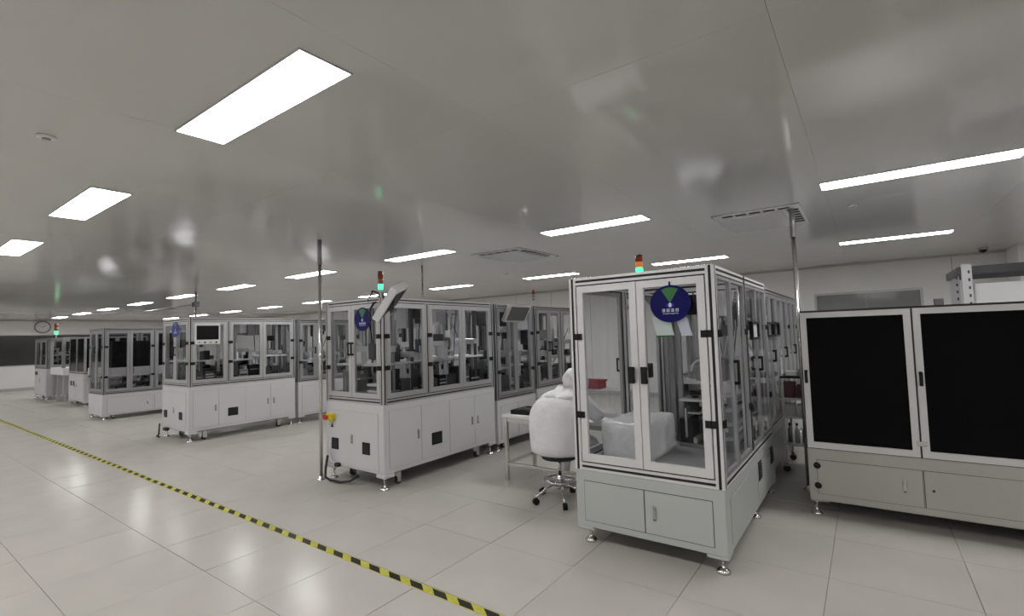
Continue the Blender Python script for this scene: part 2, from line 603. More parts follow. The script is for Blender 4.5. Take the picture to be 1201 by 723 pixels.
for (x, y, lab) in ((-3.68, 0.66, 'small round smoke detector on the ceiling near the largest light panel'),
                    (-0.04, 5.95, 'small round smoke detector on the ceiling above the dark panelled cabinet'),
                    (-5.6, 7.6, 'small round smoke detector on the ceiling between two rows of lights')):
    t = thing('smoke_detector', lab, 'detector', (x, y, H), 'ceiling smoke detectors')
    MB().lathe(x, y, [(0.045, H), (0.045, H - 0.008), (0.038, H - 0.012), (0.02, H - 0.014)], 18).build('detector_base', 'white_plastic', t)
    MB().lathe(x, y, [(0.02, H - 0.014), (0.02, H - 0.02), (0.012, H - 0.024)], 14).build('sensor_head', 'lamp_grey', t)

# hazard tape on the floor
tp = MB().box(X0 + 0.3, 3.6, 2.215, 2.279, 0.0, 0.0018).build('floor_tape', 'hazard_tape')
tag(tp, 'yellow and black striped hazard tape stuck along the tiled floor', 'tape')


# ------------------------------------------------------------------ machine parts
class Mach:
    """An enclosed assembly machine on a painted base; faces: front (y0), back (y1), left (x0), right (x1)."""

    def __init__(s, label, x0, x1, y0, y1, zb0, zb1, zt, paint='white_paint', pw=0.05, alu='aluminium', name='assembly_machine', group='glass enclosed assembly machines'):
        s.x0, s.x1, s.y0, s.y1, s.zb0, s.zb1, s.zt = x0, x1, y0, y1, zb0, zb1, zt
        s.pw, s.paint, s.alu = pw, paint, alu
        s.root = thing(name, label, 'machine', ((x0 + x1) / 2, (y0 + y1) / 2, 0), group)

    # box given by face coordinates: a along the face, d outward distance
    def fb(s, mb, face, a0, a1, d0, d1, z0, z1, mi=0):
        if face == 'front': mb.box(a0, a1, s.y0 - d1, s.y0 - d0, z0, z1, mi)
        elif face == 'back': mb.box(a0, a1, s.y1 + d0, s.y1 + d1, z0, z1, mi)
        elif face == 'right': mb.box(s.x1 + d0, s.x1 + d1, a0, a1, z0, z1, mi)
        else: mb.box(s.x0 - d1, s.x0 - d0, a0, a1, z0, z1, mi)
        return mb

    def part(s, name, m, parent, face, a0, a1, d0, d1, z0, z1, bevel=0.0):
        return s.fb(MB(), face, a0, a1, d0, d1, z0, z1).build(name, m, parent, bevel)

    def pt(s, face, a, d, z):
        if face == 'front': return (a, s.y0 - d, z)
        if face == 'back': return (a, s.y1 + d, z)
        if face == 'right': return (s.x1 + d, a, z)
        return (s.x0 - d, a, z)

    def base(s, skirt=0.05, inset=0.0):
        m = MB()
        i = inset
        m.box(s.x0 + i, s.x1 - i, s.y0 + i, s.y1 - i, s.zb0 + skirt, s.zb1)
        if skirt > 0:
            L = 0.14
            for xa in (s.x0 + i, s.x1 - i - L):
                for ya in (s.y0 + i, s.y1 - i - L):
                    m.box(xa, xa + L, ya, ya + L, s.zb0, s.zb0 + skirt)
        m.build('base_cabinet', s.paint, s.root, 0.006)
        B('base_shade_plate', 'seal', s.root, s.x0 + i + 0.02, s.x1 - i - 0.02, s.y0 + i + 0.02, s.y1 - i - 0.02, s.zb0 + skirt - 0.008, s.zb0 + skirt)  # dark underside plate, added to cut bounce light and deepen the shadow below

    def feet(s, pts=None, m='chrome', r=0.045):
        pts = pts or [(s.x0 + 0.06, s.y0 + 0.06), (s.x1 - 0.06, s.y0 + 0.06), (s.x0 + 0.06, s.y1 - 0.06), (s.x1 - 0.06, s.y1 - 0.06)]
        for (x, y) in pts:
            MB().lathe(x, y, [(r, 0), (r, 0.012), (r * 0.75, 0.026), (0.016, 0.034), (0.011, 0.036), (0.011, s.zb0 - 0.025), (0.02, s.zb0 - 0.025), (0.02, s.zb0 - 0.01), (0.011, s.zb0 - 0.01), (0.011, s.zb0 + 0.003)], 18).build('levelling_foot', m, s.root)

    def casters(s, pts):
        for (x, y) in pts:
            c = MB().box(x - 0.035, x + 0.035, y - 0.04, y + 0.04, s.zb0 + 0.03, s.zb0 + 0.055).box(x - 0.03, x - 0.024, y - 0.025, y + 0.025, 0.03, s.zb0 + 0.03).box(x + 0.024, x + 0.03, y - 0.025, y + 0.025, 0.03, s.zb0 + 0.03).build('caster', 'stainless', s.root)
            MB().cyl((x - 0.018, y, 0.036), (x + 0.018, y, 0.036), 0.036, n=16).build('wheel', 'rubber', c)

    def frame(s, mids_front=(), mids_right=(), top2=False, roof=True, g=0.015):
        p = s.pw
        z0, z1 = s.zb1, s.zt
        for xa in (s.x0, s.x1 - p):
            for ya in (s.y0, s.y1 - p):
                profile('post', s.root, 'z', z0, z1, xa, xa + p, ya, ya + p, s.alu, g)
        for a in mids_right:
            for xa in (s.x0, s.x1 - p):
                profile('post', s.root, 'z', z0 + p, z1 - p, xa, xa + p, a - p / 2, a + p / 2, s.alu, g)
        for a in mids_front:
            for ya in (s.y0, s.y1 - p):
                profile('post', s.root, 'z', z0 + p, z1 - p, a - p / 2, a + p / 2, ya, ya + p, s.alu, g)
        for zz in (z0, z1 - p):
            for ya in (s.y0, s.y1 - p):
                # prism 'x': (u,v) = (y,z)
                profile('rail', s.root, 'x', s.x0 + p, s.x1 - p, ya, ya + p, zz, zz + p, s.alu, g)
            for xa in (s.x0, s.x1 - p):
                # prism 'y': (u,v) = (z,x)
                profile('rail', s.root, 'y', s.y0 + p, s.y1 - p, zz, zz + p, xa, xa + p, s.alu, g)
        if roof:
            ym = (s.y0 + s.y1) / 2
            for k, yy in enumerate((ym - 0.3, ym + 0.3)):
                profile('rail', s.root, 'x', s.x0 + p, s.x1 - p, yy - p / 2, yy + p / 2, z1 - p, z1, s.alu, g)
            B('roof_pane', 'clear_pane', s.root, s.x0 + 0.01, s.x1 - 0.01, s.y0 + 0.01, s.y1 - 0.01, z1, z1 + 0.005)

    def deck(s, m='deck_metal'):
        p = s.pw
        B('deck', m, s.root, s.x0 + p, s.x1 - p, s.y0 + p, s.y1 - p, s.zb1, s.zb1 + 0.02)

    def door(s, face, a0, a1, z0=None, z1=None, st=0.05, handle=None, hinge=None, pane='clear_pane', hz=None, d=0.0, hh=0.13, zh=None):
        """framed glazed door: frame mesh with pane, handle and hinges as sub-parts"""
        z0 = s.zb1 + s.pw + 0.010 if z0 is None else z0
        z1 = s.zt - s.pw - 0.010 if z1 is None else z1
        t = 0.028
        m = MB()
        s.fb(m, face, a0, a0 + st, d - t, d, z0, z1)
        s.fb(m, face, a1 - st, a1, d - t, d, z0, z1)
        s.fb(m, face, a0 + st, a1 - st, d - t, d, z0, z0 + st * 1.1)
        s.fb(m, face, a0 + st, a1 - st, d - t, d, z1 - st, z1)
        do = m.build('door', s.alu, s.root)
        s.part('pane', pane, do, face, a0 + st - 0.004, a1 - st + 0.004, d - 0.017, d - 0.012, z0 + st * 1.1 - 0.004, z1 - st + 0.004)
        e_ = 0.009
        s.part('door_seal', 'slot', do, face, a0, a1, d - t, d - 0.008, z0 - e_, z0)
        s.part('door_seal', 'slot', do, face, a0, a1, d - t, d - 0.008, z1, z1 + e_)
        zc = (z0 + z1) / 2 if hz is None else hz
        if handle:
            ac = a0 + st / 2 if handle == 'lo' else a1 - st / 2
            h = MB()
            s.fb(h, face, ac - 0.011, ac + 0.011, d + 0.022, d + 0.034, zc - hh / 2, zc + hh / 2)
            s.fb(h, face, ac - 0.011, ac + 0.011, d, d + 0.022, zc - hh / 2, zc - hh / 2 + 0.022)
            s.fb(h, face, ac - 0.011, ac + 0.011, d, d + 0.022, zc + hh / 2 - 0.022, zc + hh / 2)
            h.build('handle', 'black_plastic', do, 0.003)
        if hinge:
            for zq in (zh or (z1 - 0.36, z0 + 0.33)):
                ac = a0 if hinge == 'lo' else a1
                q = MB()
                s.fb(q, face, ac - 0.036, ac - 0.002, d, d + 0.01, zq - 0.024, zq + 0.024)
                s.fb(q, face, ac + 0.002, ac + 0.036, d, d + 0.01, zq - 0.024, zq + 0.024)
                c0, c1 = s.pt(face, ac, d + 0.009, zq - 0.024), s.pt(face, ac, d + 0.009, zq + 0.024)
                q.cyl(c0, c1, 0.008, n=8)
                q.build('hinge', 'black_plastic', do)
        return do

    def fixed_pane(s, face, a0, a1, pane='clear_pane'):
        return s.part('pane', pane, s.root, face, a0, a1, -0.028, -0.023, s.zb1 + s.pw - 0.004, s.zt - s.pw + 0.004)

    def panel(s, face, a0, a1, z0, z1, handle=None, seal='seal', line=0.004, hinge=None):
        """flush sheet metal door of the base with its dark joint and latch"""
        do = s.part('cabinet_door', s.paint, s.root, face, a0, a1, 0.0, 0.006, z0, z1, 0.0015)
        m = MB()
        e = line
        s.fb(m, face, a0 - e, a1 + e, 0.0, 0.0015, z0 - e, z0)
        s.fb(m, face, a0 - e, a1 + e, 0.0, 0.0015, z1, z1 + e)
        s.fb(m, face, a0 - e, a0, 0.0, 0.0015, z0, z1)
        s.fb(m, face, a1, a1 + e, 0.0, 0.0015, z0, z1)
        m.build('door_seal', seal, do)
        if handle:
            a, z = handle
            h = s.fb(MB(), face, a - 0.014, a + 0.014, 0.006, 0.012, z - 0.05, z + 0.05)
            s.fb(h, face, a - 0.009, a + 0.009, 0.012, 0.02, z - 0.04, z + 0.03)
            h.build('latch', 'stainless', do, 0.002)
            s.part('latch_keyhole', 'seal', do, face, a - 0.005, a + 0.005, 0.012, 0.0205, z - 0.044, z - 0.034)
        return do

    def vent(s, face, a, z, wd=0.13, ht=0.13):
        v = s.part('fan_vent', 'black_plastic', s.root, face, a - wd / 2, a + wd / 2, 0.0, 0.012, z - ht / 2, z + ht / 2, 0.003)
        for k in range(5):
            zz = z - ht / 2 + 0.02 + k * (ht - 0.04) / 4.6
            s.part('louvre', 'rubber', v, face, a - wd / 2 + 0.012, a + wd / 2 - 0.012, 0.012, 0.017, zz, zz + 0.012)
        return v

    def tower(s, x, y, z, h=0.3, on=True, amber='lamp_amber_off', r=0.027, stem=0.1):
        t = MB().lathe(x, y, [(0.03, z), (0.03, z + 0.012), (0.012, z + 0.016), (0.012, z + stem), (r, z + stem), (r, z + stem + 0.015)], 16).build('signal_tower', 'white_plastic', s.root)
        zz = z + stem + 0.015
        sh = (h - stem - 0.03) / 3
        for k, m in enumerate(('lamp_green_on' if on else 'lamp_grey', amber, 'lamp_red_off')):
            MB().lathe(x, y, [(r, zz + k * sh + 0.002), (r * 1.04, zz + k * sh + sh / 2), (r, zz + (k + 1) * sh - 0.002)], 16).build(('green_lamp', 'amber_lamp', 'red_lamp')[k], m, t)
        MB().lathe(x, y, [(r, zz + 3 * sh), (r, zz + 3 * sh + 0.008), (r * 0.6, zz + 3 * sh + 0.014)], 16).build('cap', 'dark_metal', t)
        return t

    def sign(s, face, a, z, r, m='sign_blue', d=0.006, rz=None):
        rz = rz or r
        n = 40
        poly = [(r * math.cos(2 * PI * i / n), rz * math.sin(2 * PI * i / n)) for i in range(n)]
        c = Vector(s.pt(face, a, 0, z))

        def plate(name, pl, d0, d1, mm, par):
            q = MB()
            k = len(pl)
            for dd in (d0, d1):
                for (u, v) in pl:
                    q.v.append(s.pt(face, a + u, dd, z + v))
            for i in range(k):
                j = (i + 1) % k
                q.face([i, j, k + j, k + i])
            q.face(list(range(k)))
            q.face([k + i for i in reversed(range(k))])
            o = q.build(name, mm, par)
            bm = bmesh.new(); bm.from_mesh(o.data)
            bmesh.ops.recalc_face_normals(bm, faces=bm.faces[:])
            bm.to_mesh(o.data); bm.free()
            return o
        disc = plate('sign_disc', poly, d, d + 0.004, m, s.root)
        e = d + 0.004
        fan = [(0.0, 0.0)] + [(rz * 0.98 * 0.86 * math.cos(t), rz * 0.84 * math.sin(t)) for t in [PI / 2 - 0.56 + 1.12 * i / 8 for i in range(9)]]
        plate('green_fan', [(u, v + rz * 0.04) for u, v in fan], e, e + 0.001, 'sign_green', disc)
        plate('white_mark', [(r * 0.075 * math.cos(2 * PI * i / 14), rz * 0.12 * math.sin(2 * PI * i / 14) - rz * 0.07) for i in range(14)], e, e + 0.0016, 'sign_white', disc)
        plate('mark_ring', [(r * 0.2 * math.cos(2 * PI * i / 18), rz * 0.13 * math.sin(2 * PI * i / 18) - rz * 0.08) for i in range(18)], e, e + 0.001, 'sign_violet', disc)
        # four character-like blocks and a fine line under them, as illegible as in the picture
        rnd = random.Random(4)
        for k in range(4):
            u = (-0.33 + 0.22 * k) * r
            q = MB()
            h = 0.075 * r
            for t in (-1, 0, 1):
                s.fb(q, face, a + u - h, a + u + h, e, e + 0.001, z - rz * 0.35 + t * h * 0.8 - h * 0.16, z - rz * 0.35 + t * h * 0.8 + h * 0.16)
            for t in ((-0.7, 0.7) if k % 2 else (0.0, 0.75)):
                s.fb(q, face, a + u + t * h - h * 0.16, a + u + t * h + h * 0.16, e, e + 0.0012, z - rz * 0.35 - h, z - rz * 0.35 + h)
            q.build('character', 'sign_white', disc)
        q = MB()
        u = -0.38 * r
        while u < 0.38 * r:
            wd = r * rnd.uniform(0.03, 0.06)
            s.fb(q, face, a + u, a + u + wd, e, e + 0.001, z - rz * (0.55 if rnd.random() < 0.7 else 0.57), z - rz * 0.49)
            u += wd + r * 0.02
        q.build('small_print', 'sign_pale', disc)
        return disc


def hmi(parent, M, w_, h_, t_, screen='screen', keys=0, body='white_plastic', name='touch_panel'):
    """operator panel in local axes: x width, y height, +z screen normal; M places it"""
    b = MB().cbox(0, 0, -t_ / 2, w_, h_, t_).xf(M).build(name, body, parent, 0.008)
    MB().cbox(0, 0.02 if keys else 0, 0.001, w_ * 0.86, h_ * (0.66 if keys else 0.8), 0.002).xf(M).build('screen', screen, b)
    for k in range(keys):
        MB().cyl((w_ * (-0.33 + 0.66 * k / max(1, keys - 1)), -h_ * 0.4, 0), (w_ * (-0.33 + 0.66 * k / max(1, keys - 1)), -h_ * 0.4, 0.012), 0.014, n=12).xf(M).build('button', 'black_plastic' if k % 2 else 'mid_metal', b)
    return b


def axes(o, x, y):
    x = Vector(x).normalized()
    y = Vector(y)
    y = (y - x * y.dot(x)).normalized()
    z = x.cross(y)
    return Matrix(((x.x, y.x, z.x, o[0]), (x.y, y.y, z.y, o[1]), (x.z, y.z, z.z, o[2]), (0, 0, 0, 1)))


def hang(p0, p1, sag, n=12):
    p0, p1 = Vector(p0), Vector(p1)
    return [p0.lerp(p1, i / n) - Vector((0, 0, sag * 4 * (i / n) * (1 - i / n))) for i in range(n + 1)]


def interior(root, x0, x1, y0, y1, z0, z1, seed, n=5, dark=0.5):
    """the mechanism behind the glass: plates, gantries, slides, motors, feeders, hoses"""
    R = random.Random(seed)
    L = y1 - y0
    W = x1 - x0
    B('mounting_plate', 'mid_metal', root, x0 + 0.03, x1 - 0.03, y0 + 0.03, y1 - 0.03, z0, z0 + 0.03, 0.004)
    zt = z0 + 0.03
    for k in range(2):
        xx = x0 + W * (0.3 + 0.4 * k)
        B('guide_rail', 'light_metal', root, xx - 0.02, xx + 0.02, y0 + 0.06, y1 - 0.06, zt, zt + 0.05, 0.003)
    # lower layer: dense drive and valve units, light plates lying over them
    yy = y0 + 0.05
    hz0 = min(0.34, (z1 - z0) * 0.45)
    while yy < y1 - 0.16:
        ln = R.uniform(0.10, 0.26)
        ln = min(ln, y1 - 0.05 - yy)
        for side in (0, 1):
            h = R.uniform(0.45, 1.0) * hz0
            wx = W * R.uniform(0.18, 0.30)
            xa = x0 + 0.035 if side == 0 else x1 - 0.035 - wx
            u = B('drive_unit', R.choice(['black_plastic', 'dark_metal', 'dark_metal', 'dark_metal', 'mid_metal']), root, xa, xa + wx, yy, yy + ln - 0.02, zt, zt + h, 0.004)
            for k in range(R.randrange(1, 4)):
                zz = zt + h * (0.2 + 0.22 * k)
                B('cover_strip', R.choice(['mid_metal', 'light_metal', 'black_plastic']), u, xa - 0.004 if side == 0 else xa + wx, xa if side == 0 else xa + wx + 0.004, yy + 0.015, yy + ln - 0.035, zz, zz + 0.02)
        yy += ln
    if z1 - z0 > 0.6:
        for k in range(max(2, n // 2)):
            yc = y0 + L * (k + 0.5) / max(2, n // 2)
            zz = zt + hz0 + R.uniform(0.0, 0.05)
            B('work_plate', R.choice(['light_metal', 'white_plastic', 'light_metal']), root, x0 + 0.04, x1 - 0.03, yc - L * 0.19, yc + L * 0.17, zz, zz + 0.025, 0.003)
            for q in range(4):
                xx, yq = x0 + W * R.uniform(0.15, 0.85), yc + L * R.uniform(-0.15, 0.15)
                B('fixture_block', R.choice(['white_plastic', 'black_plastic', 'dark_metal', 'light_metal']), root, xx - 0.05, xx + 0.05, yq - 0.04, yq + 0.04, zz + 0.025, zz + 0.025 + R.uniform(0.05, 0.16), 0.004)
        for k in range(n):      # devices hung under the roof
            xx, yq = x0 + W * R.uniform(0.2, 0.8), y0 + L * R.uniform(0.1, 0.9)
            h = R.uniform(0.12, 0.26)
            B('overhead_unit', R.choice(['dark_metal', 'black_plastic', 'light_metal', 'white_plastic', 'mid_metal']), root, xx - 0.09, xx + 0.09, yq - 0.07, yq + 0.07, z1 - 0.02 - h, z1 - 0.02, 0.005)
        for k in range(n):
            xx, yq = x0 + R.choice([0.06, 0.94]) * W, y0 + L * (k + 0.5) / n
            B('upright', R.choice(['aluminium', 'mid_metal', 'dark_metal']), root, xx - 0.02, xx + 0.02, yq - 0.02, yq + 0.02, zt, z1, 0.002)
    for i in range(n):
        ya = y0 + L * (i + 0.1) / n
        yb = y0 + L * (i + 0.9) / n
        yc = (ya + yb) / 2
        k = R.randrange(5)
        for side in (0, 1):
            xa = x0 + 0.04 + side * W * 0.5
            xb = xa + W * 0.42
            xc = (xa + xb) / 2
            m1 = 'dark_metal' if R.random() < dark else R.choice(['mid_metal', 'light_metal', 'white_plastic'])
            kk = (k + side * 2 + R.randrange(2)) % 5
            if kk == 0:      # stacked slide with cylinder
                h = R.uniform(0.1, 0.2)
                B('pedestal', m1, root, xa + 0.04, xb - 0.04, ya + 0.02, yb - 0.02, zt + 0.05, zt + 0.05 + h, 0.006)
                B('slide_block', 'light_metal', root, xa + 0.02, xb - 0.08, yc - 0.05, yc + 0.05, zt + 0.05 + h, zt + 0.1 + h, 0.004)
                MB().cyl((xc, yc, zt + 0.1 + h), (xc, yc, zt + 0.32 + h), 0.02, n=10).cyl((xc, yc, zt + 0.32 + h), (xc, yc, zt + 0.42 + h), 0.008, n=8).build('pneumatic_cylinder', 'light_metal', root)
            elif kk == 1:    # motor on bracket
                h = R.uniform(0.16, 0.3)
                B('bracket', 'light_metal', root, xa + 0.05, xa + 0.065, ya, yb, zt + 0.05, zt + 0.05 + h, 0.003)
                B('bracket', 'light_metal', root, xa + 0.065, xb - 0.05, ya + 0.03, yb - 0.03, zt + h, zt + h + 0.015, 0.003)
                mo = MB().cbox(xc, yc, zt + h + 0.065, 0.08, 0.08, 0.1).cyl((xc, yc, zt + h + 0.115), (xc, yc, zt + h + 0.15), 0.03, n=12).build('motor', 'black_plastic', root, 0.004)
                B('connector', 'white_plastic', mo, xc + 0.04, xc + 0.06, yc - 0.02, yc + 0.02, zt + h + 0.06, zt + h + 0.1)
            elif kk == 2:    # vibrating bowl feeder
                rr = min(0.13, (yb - ya) * 0.48, W * 0.2)
                MB().lathe(xc, yc, [(rr * 0.7, zt + 0.05), (rr * 0.7, zt + 0.12), (rr * 0.85, zt + 0.13), (rr, zt + 0.2), (rr, zt + 0.25), (rr * 0.93, zt + 0.25), (rr * 0.8, zt + 0.18)], 20).build('bowl_feeder', 'light_metal', root)
            elif kk == 3:    # control box
                h = R.uniform(0.18, 0.34)
                cb = B('control_box', R.choice(['white_plastic', 'light_metal', 'dark_metal', 'aluminium']), root, xa + 0.05, xb - 0.05, ya + 0.03, yb - 0.03, zt + 0.05, zt + 0.05 + h, 0.006)
                B('display', 'screen', cb, xb - 0.05, xb - 0.046, yc - 0.05, yc + 0.05, zt + h - 0.06, zt + h)
                B('display', 'screen', cb, xc - 0.05, xc + 0.05, ya + 0.026, ya + 0.03, zt + h - 0.06, zt + h)
            else:            # trays
                h = zt + 0.05
                for q in range(R.randrange(2, 5)):
                    B('parts_tray', R.choice(['dark_metal', 'mid_metal', 'white_plastic']), root, xa + 0.02, xb - 0.02, ya + 0.01, yb - 0.01, h, h + 0.03, 0.004)
                    h += 0.036
        if R.random() < 0.7:  # gantry across
            hz = zt + R.uniform(0.42, 0.62)
            hz = min(hz, z1 - 0.25)
            gt = MB().box(x0 + 0.05, x0 + 0.1, yc - 0.025, yc + 0.025, zt, hz).box(x1 - 0.1, x1 - 0.05, yc - 0.025, yc + 0.025, zt, hz).box(x0 + 0.03, x1 - 0.03, yc - 0.035, yc + 0.035, hz, hz + 0.07).build('gantry', R.choice(['aluminium', 'light_metal', 'light_metal']), root, 0.004)
            xs = x0 + W * R.uniform(0.3, 0.7)
            B('slide_block', 'dark_metal' if R.random() < 0.6 else 'white_plastic', gt, xs - 0.06, xs + 0.06, yc - 0.06, yc - 0.035, hz - 0.08, hz + 0.1, 0.004)
            MB().cyl((xs, yc - 0.05, hz - 0.25), (xs, yc - 0.05, hz - 0.08), 0.014, n=8).build('gripper_rod', 'chrome', gt)
            ch = [(xs + 0.05, yc + 0.05, hz + 0.09)] + [(xs + 0.05 + 0.1 * math.sin(PI * q / 8), yc + 0.05, hz + 0.17 - 0.08 * math.cos(PI * q / 8)) for q in range(9)] + [(x0 + 0.1, yc + 0.05, hz + 0.25)]
            if hz + 0.3 < z1:
                MB().tube(ch, 0.014, 6).build('cable_chain', 'rubber', gt)
        if R.random() < 0.6:  # something hanging from the roof
            hx = x0 + W * R.uniform(0.2, 0.8)
            ln = R.uniform(0.2, 0.42)
            hb = B('hanger', 'aluminium', root, hx - 0.018, hx + 0.018, yc - 0.018, yc + 0.018, z1 - ln, z1, 0.002)
            B('vision_camera', R.choice(['black_plastic', 'dark_metal', 'white_plastic']), hb, hx - 0.045, hx + 0.045, yc - 0.06, yc + 0.05, z1 - ln - 0.1, z1 - ln, 0.004)
        p0 = (x0 + W * R.uniform(0.1, 0.9), yc, z1 - 0.01)
        p1 = (x0 + W * R.uniform(0.2, 0.8), yc + R.uniform(-0.15, 0.15), zt + 0.22)
        MB().tube(hang(p0, p1, R.uniform(-0.1, 0.15)), 0.007, 6).build('air_hose', R.choice(['rubber', 'rubber', 'blue_plastic', 'white_plastic']), root)


def glazed_sides(m, mids, pane='clear_pane'):
    """plain panes on the left and back faces"""
    p = m.pw
    e = [m.y0 + p] + [q for a in mids for q in (a - p / 2, a + p / 2)] + [m.y1 - p]
    for i in range(0, len(e), 2):
        m.door('left', e[i] + 0.005, e[i + 1] - 0.005, pane=pane, st=0.04, handle='lo' if i else 'hi')
    xm = (m.x0 + m.x1) / 2
    m.door('back', m.x0 + p + 0.005, xm - 0.003, pane=pane, st=0.04, handle='hi')
    m.door('back', xm + 0.003, m.x1 - p - 0.005, pane=pane, st=0.04, handle='lo')

# ------------------------------------------------------------------ machine with the large round sign (nearest)
m = Mach('tall glass enclosed machine with large round blue sign beside the seated worker', -1.895, -0.80, 3.40, 5.42, 0.10, 0.55, 2.03, 'grey_green_paint', 0.056, 'aluminium_near')
m.base(0.022)
m.feet([(-1.81, 3.46), (-0.85, 3.46), (-1.81, 5.36), (-0.85, 4.6), (-0.85, 5.36)], 'stainless')
m.frame((), (4.38,), g=0.018)
m.deck()
m.door('front', -1.830, -1.348, st=0.052, hinge='lo', hz=1.29, zh=(1.57, 0.97))
d1 = m.door('front', -1.342, -0.866, st=0.052, hinge='hi', hz=1.29, zh=(1.57, 0.97))
for a, par in ((-1.395, None), (-1.30, d1)):
    h = MB()
    m.fb(h, 'front', a - 0.024, a + 0.024, 0.018, 0.034, 1.225, 1.345)
    m.fb(h, 'front', a - 0.02, a + 0.02, 0.0, 0.018, 1.23, 1.255)
    m.fb(h, 'front', a - 0.02, a + 0.02, 0.0, 0.018, 1.315, 1.34)
    h.build('handle', 'black_plastic', par or m.root.children[[c.name.startswith('door') for c in m.root.children].index(True)], 0.003)
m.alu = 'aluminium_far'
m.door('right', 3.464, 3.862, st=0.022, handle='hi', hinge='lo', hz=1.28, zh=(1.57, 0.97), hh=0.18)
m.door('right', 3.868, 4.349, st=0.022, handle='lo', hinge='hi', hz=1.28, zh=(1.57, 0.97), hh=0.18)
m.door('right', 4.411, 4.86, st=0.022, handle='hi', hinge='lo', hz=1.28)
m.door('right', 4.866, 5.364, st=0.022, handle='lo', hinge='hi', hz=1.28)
glazed_sides(m, (4.38,))
B('dark_groove_strip', 'slot', m.root, -0.802, -0.797, 4.357, 4.403, 0.61, 2.03)  # black strip added over the post: its groove looks dark at grazing view
m.panel('front', -1.820, -1.352, 0.175, 0.468)
m.panel('front', -1.344, -0.885, 0.175, 0.468, handle=(-1.275, 0.32))
m.panel('right', 3.52, 4.40, 0.17, 0.47, seal='seal_grey', line=0.002)
m.panel('right', 4.50, 5.30, 0.17, 0.47, seal='seal_grey', line=0.002)
m.vent('right', 4.58, 0.40, 0.13, 0.15)
m.vent('right', 5.20, 0.40, 0.13, 0.15)
m.sign('front', -1.095, 1.785, 0.142, 'sign_blue', 0.008, 0.130)
m.part('sign_hook', 'black_plastic', m.root, 'front', -1.10, -1.09, 0.0, 0.012, 1.91, 1.94)
# notices behind the glass of the right door
for (u0, u1, s0, zt_, zb_, mm) in ((-1.245, -1.12, 0.03, 1.70, 1.565, 'paper'), (-1.075, -1.0, 0.035, 1.69, 1.56, 'sign_white')):
    q = MB()
    for dd in (3.432, 3.435):
        q.v += [(u0 + s0, dd, zb_), (u1 + s0, dd, zb_), (u1, dd, zt_), (u0, dd, zt_)]
    for f in ((0, 1, 2, 3), (7, 6, 5, 4), (0, 4, 5, 1), (1, 5, 6, 2), (2, 6, 7, 3), (3, 7, 4, 0)):
        q.face(list(f))
    q.build('notice_sheet', mm, m.root)
B('notice_rim', 'sign_green', m.root, -1.215, -1.09, 3.43, 3.437, 1.555, 1.566)
# black square frame of the side control panel
for (ya, yb, za, zb) in ((4.50, 4.82, 1.50, 1.655),):
    q = MB()
    m.fb(q, 'right', ya, yb, 0.0, 0.03, zb - 0.02, zb); m.fb(q, 'right', ya, yb, 0.0, 0.03, za, za + 0.02)
    m.fb(q, 'right', ya, ya + 0.03, 0.0, 0.03, za + 0.02, zb - 0.02); m.fb(q, 'right', yb - 0.03, yb, 0.0, 0.03, za + 0.02, zb - 0.02)
    fr = q.build('panel_frame', 'black_plastic', m.root, 0.003)
    m.part('panel_face', 'white_plastic', fr, 'right', ya + 0.03, yb - 0.03, 0.005, 0.012, za + 0.02, zb - 0.02)
profile('rail', m.root, 'x', -1.79, -0.85, 3.975, 4.025, 1.98, 2.03)
m.tower(-1.54, 4.0, 2.035, 0.22, True, 'lamp_amber_on', 0.03, 0.045)
# mechanism inside: rear stations, tall posts, a raised shelf
B('support_post', 'aluminium', m.root, -1.62, -1.56, 4.10, 4.16, 0.57, 1.98, 0.003)
for k, yy in enumerate((4.62, 4.70, 4.78)):
    B('support_post', ('mid_metal', 'aluminium', 'dark_metal')[k], m.root, -1.53, -1.48, yy, yy + 0.05, 0.57, 1.98, 0.003)
B('black_clamp', 'black_plastic', m.root, -1.655, -1.615, 4.09, 4.17, 1.20, 1.32, 0.003)
B('black_clamp', 'black_plastic', m.root, -1.56, -1.52, 4.09, 4.17, 1.20, 1.32, 0.003)
bk = MB().box(-1.74, -1.56, 4.11, 4.15, 1.80, 1.83)
bk.tube([(-1.56, 4.13, 1.9), (-1.5, 4.13, 1.83), (-1.44, 4.13, 1.74)], 0.012, 6)
bk.build('wiring_bracket', 'mid_metal', m.root)
B('work_shelf', 'white_plastic', m.root, -1.46, -0.98, 4.62, 5.02, 1.10, 1.13, 0.004)
for xx in (-1.44, -1.02):
    B('shelf_leg', 'aluminium', m.root, xx - 0.015, xx + 0.015, 4.64, 4.67, 0.57, 1.10)
B('instrument_box', 'mid_metal', m.root, -1.30, -1.04, 4.66, 4.96, 1.13, 1.34, 0.006)
B('instrument_box', 'light_metal', m.root, -1.22, -1.02, 4.70, 4.95, 0.72, 1.06, 0.006)
B('instrument_box', 'black_plastic', m.root, -1.40, -1.26, 4.72, 4.92, 0.80, 1.02, 0.006)
B('instrument_head', 'black_plastic', m.root, -1.17, -1.09, 4.5, 4.58, 1.36, 1.60, 0.006)
B('instrument_head', 'black_plastic', m.root, -1.06, -0.99, 4.05, 4.12, 1.28, 1.46, 0.006)
MB().cyl((-1.025, 4.085, 1.46), (-1.025, 4.085, 1.98), 0.018, n=10).build('hanging_rod', 'aluminium', m.root)
MB().cyl((-1.13, 4.54, 1.60), (-1.13, 4.54, 1.98), 0.018, n=10).build('hanging_rod', 'aluminium', m.root)
MB().tube([(-1.2, 4.6, 1.34 + 0.09 * math.sin(PI * i / 8)) if False else (-1.24 + 0.08 * math.cos(PI * i / 8), 4.6, 1.22 + 0.1 * math.sin(PI * i / 8)) for i in range(9)], 0.012, 6).build('air_hose', 'white_plastic', m.root)
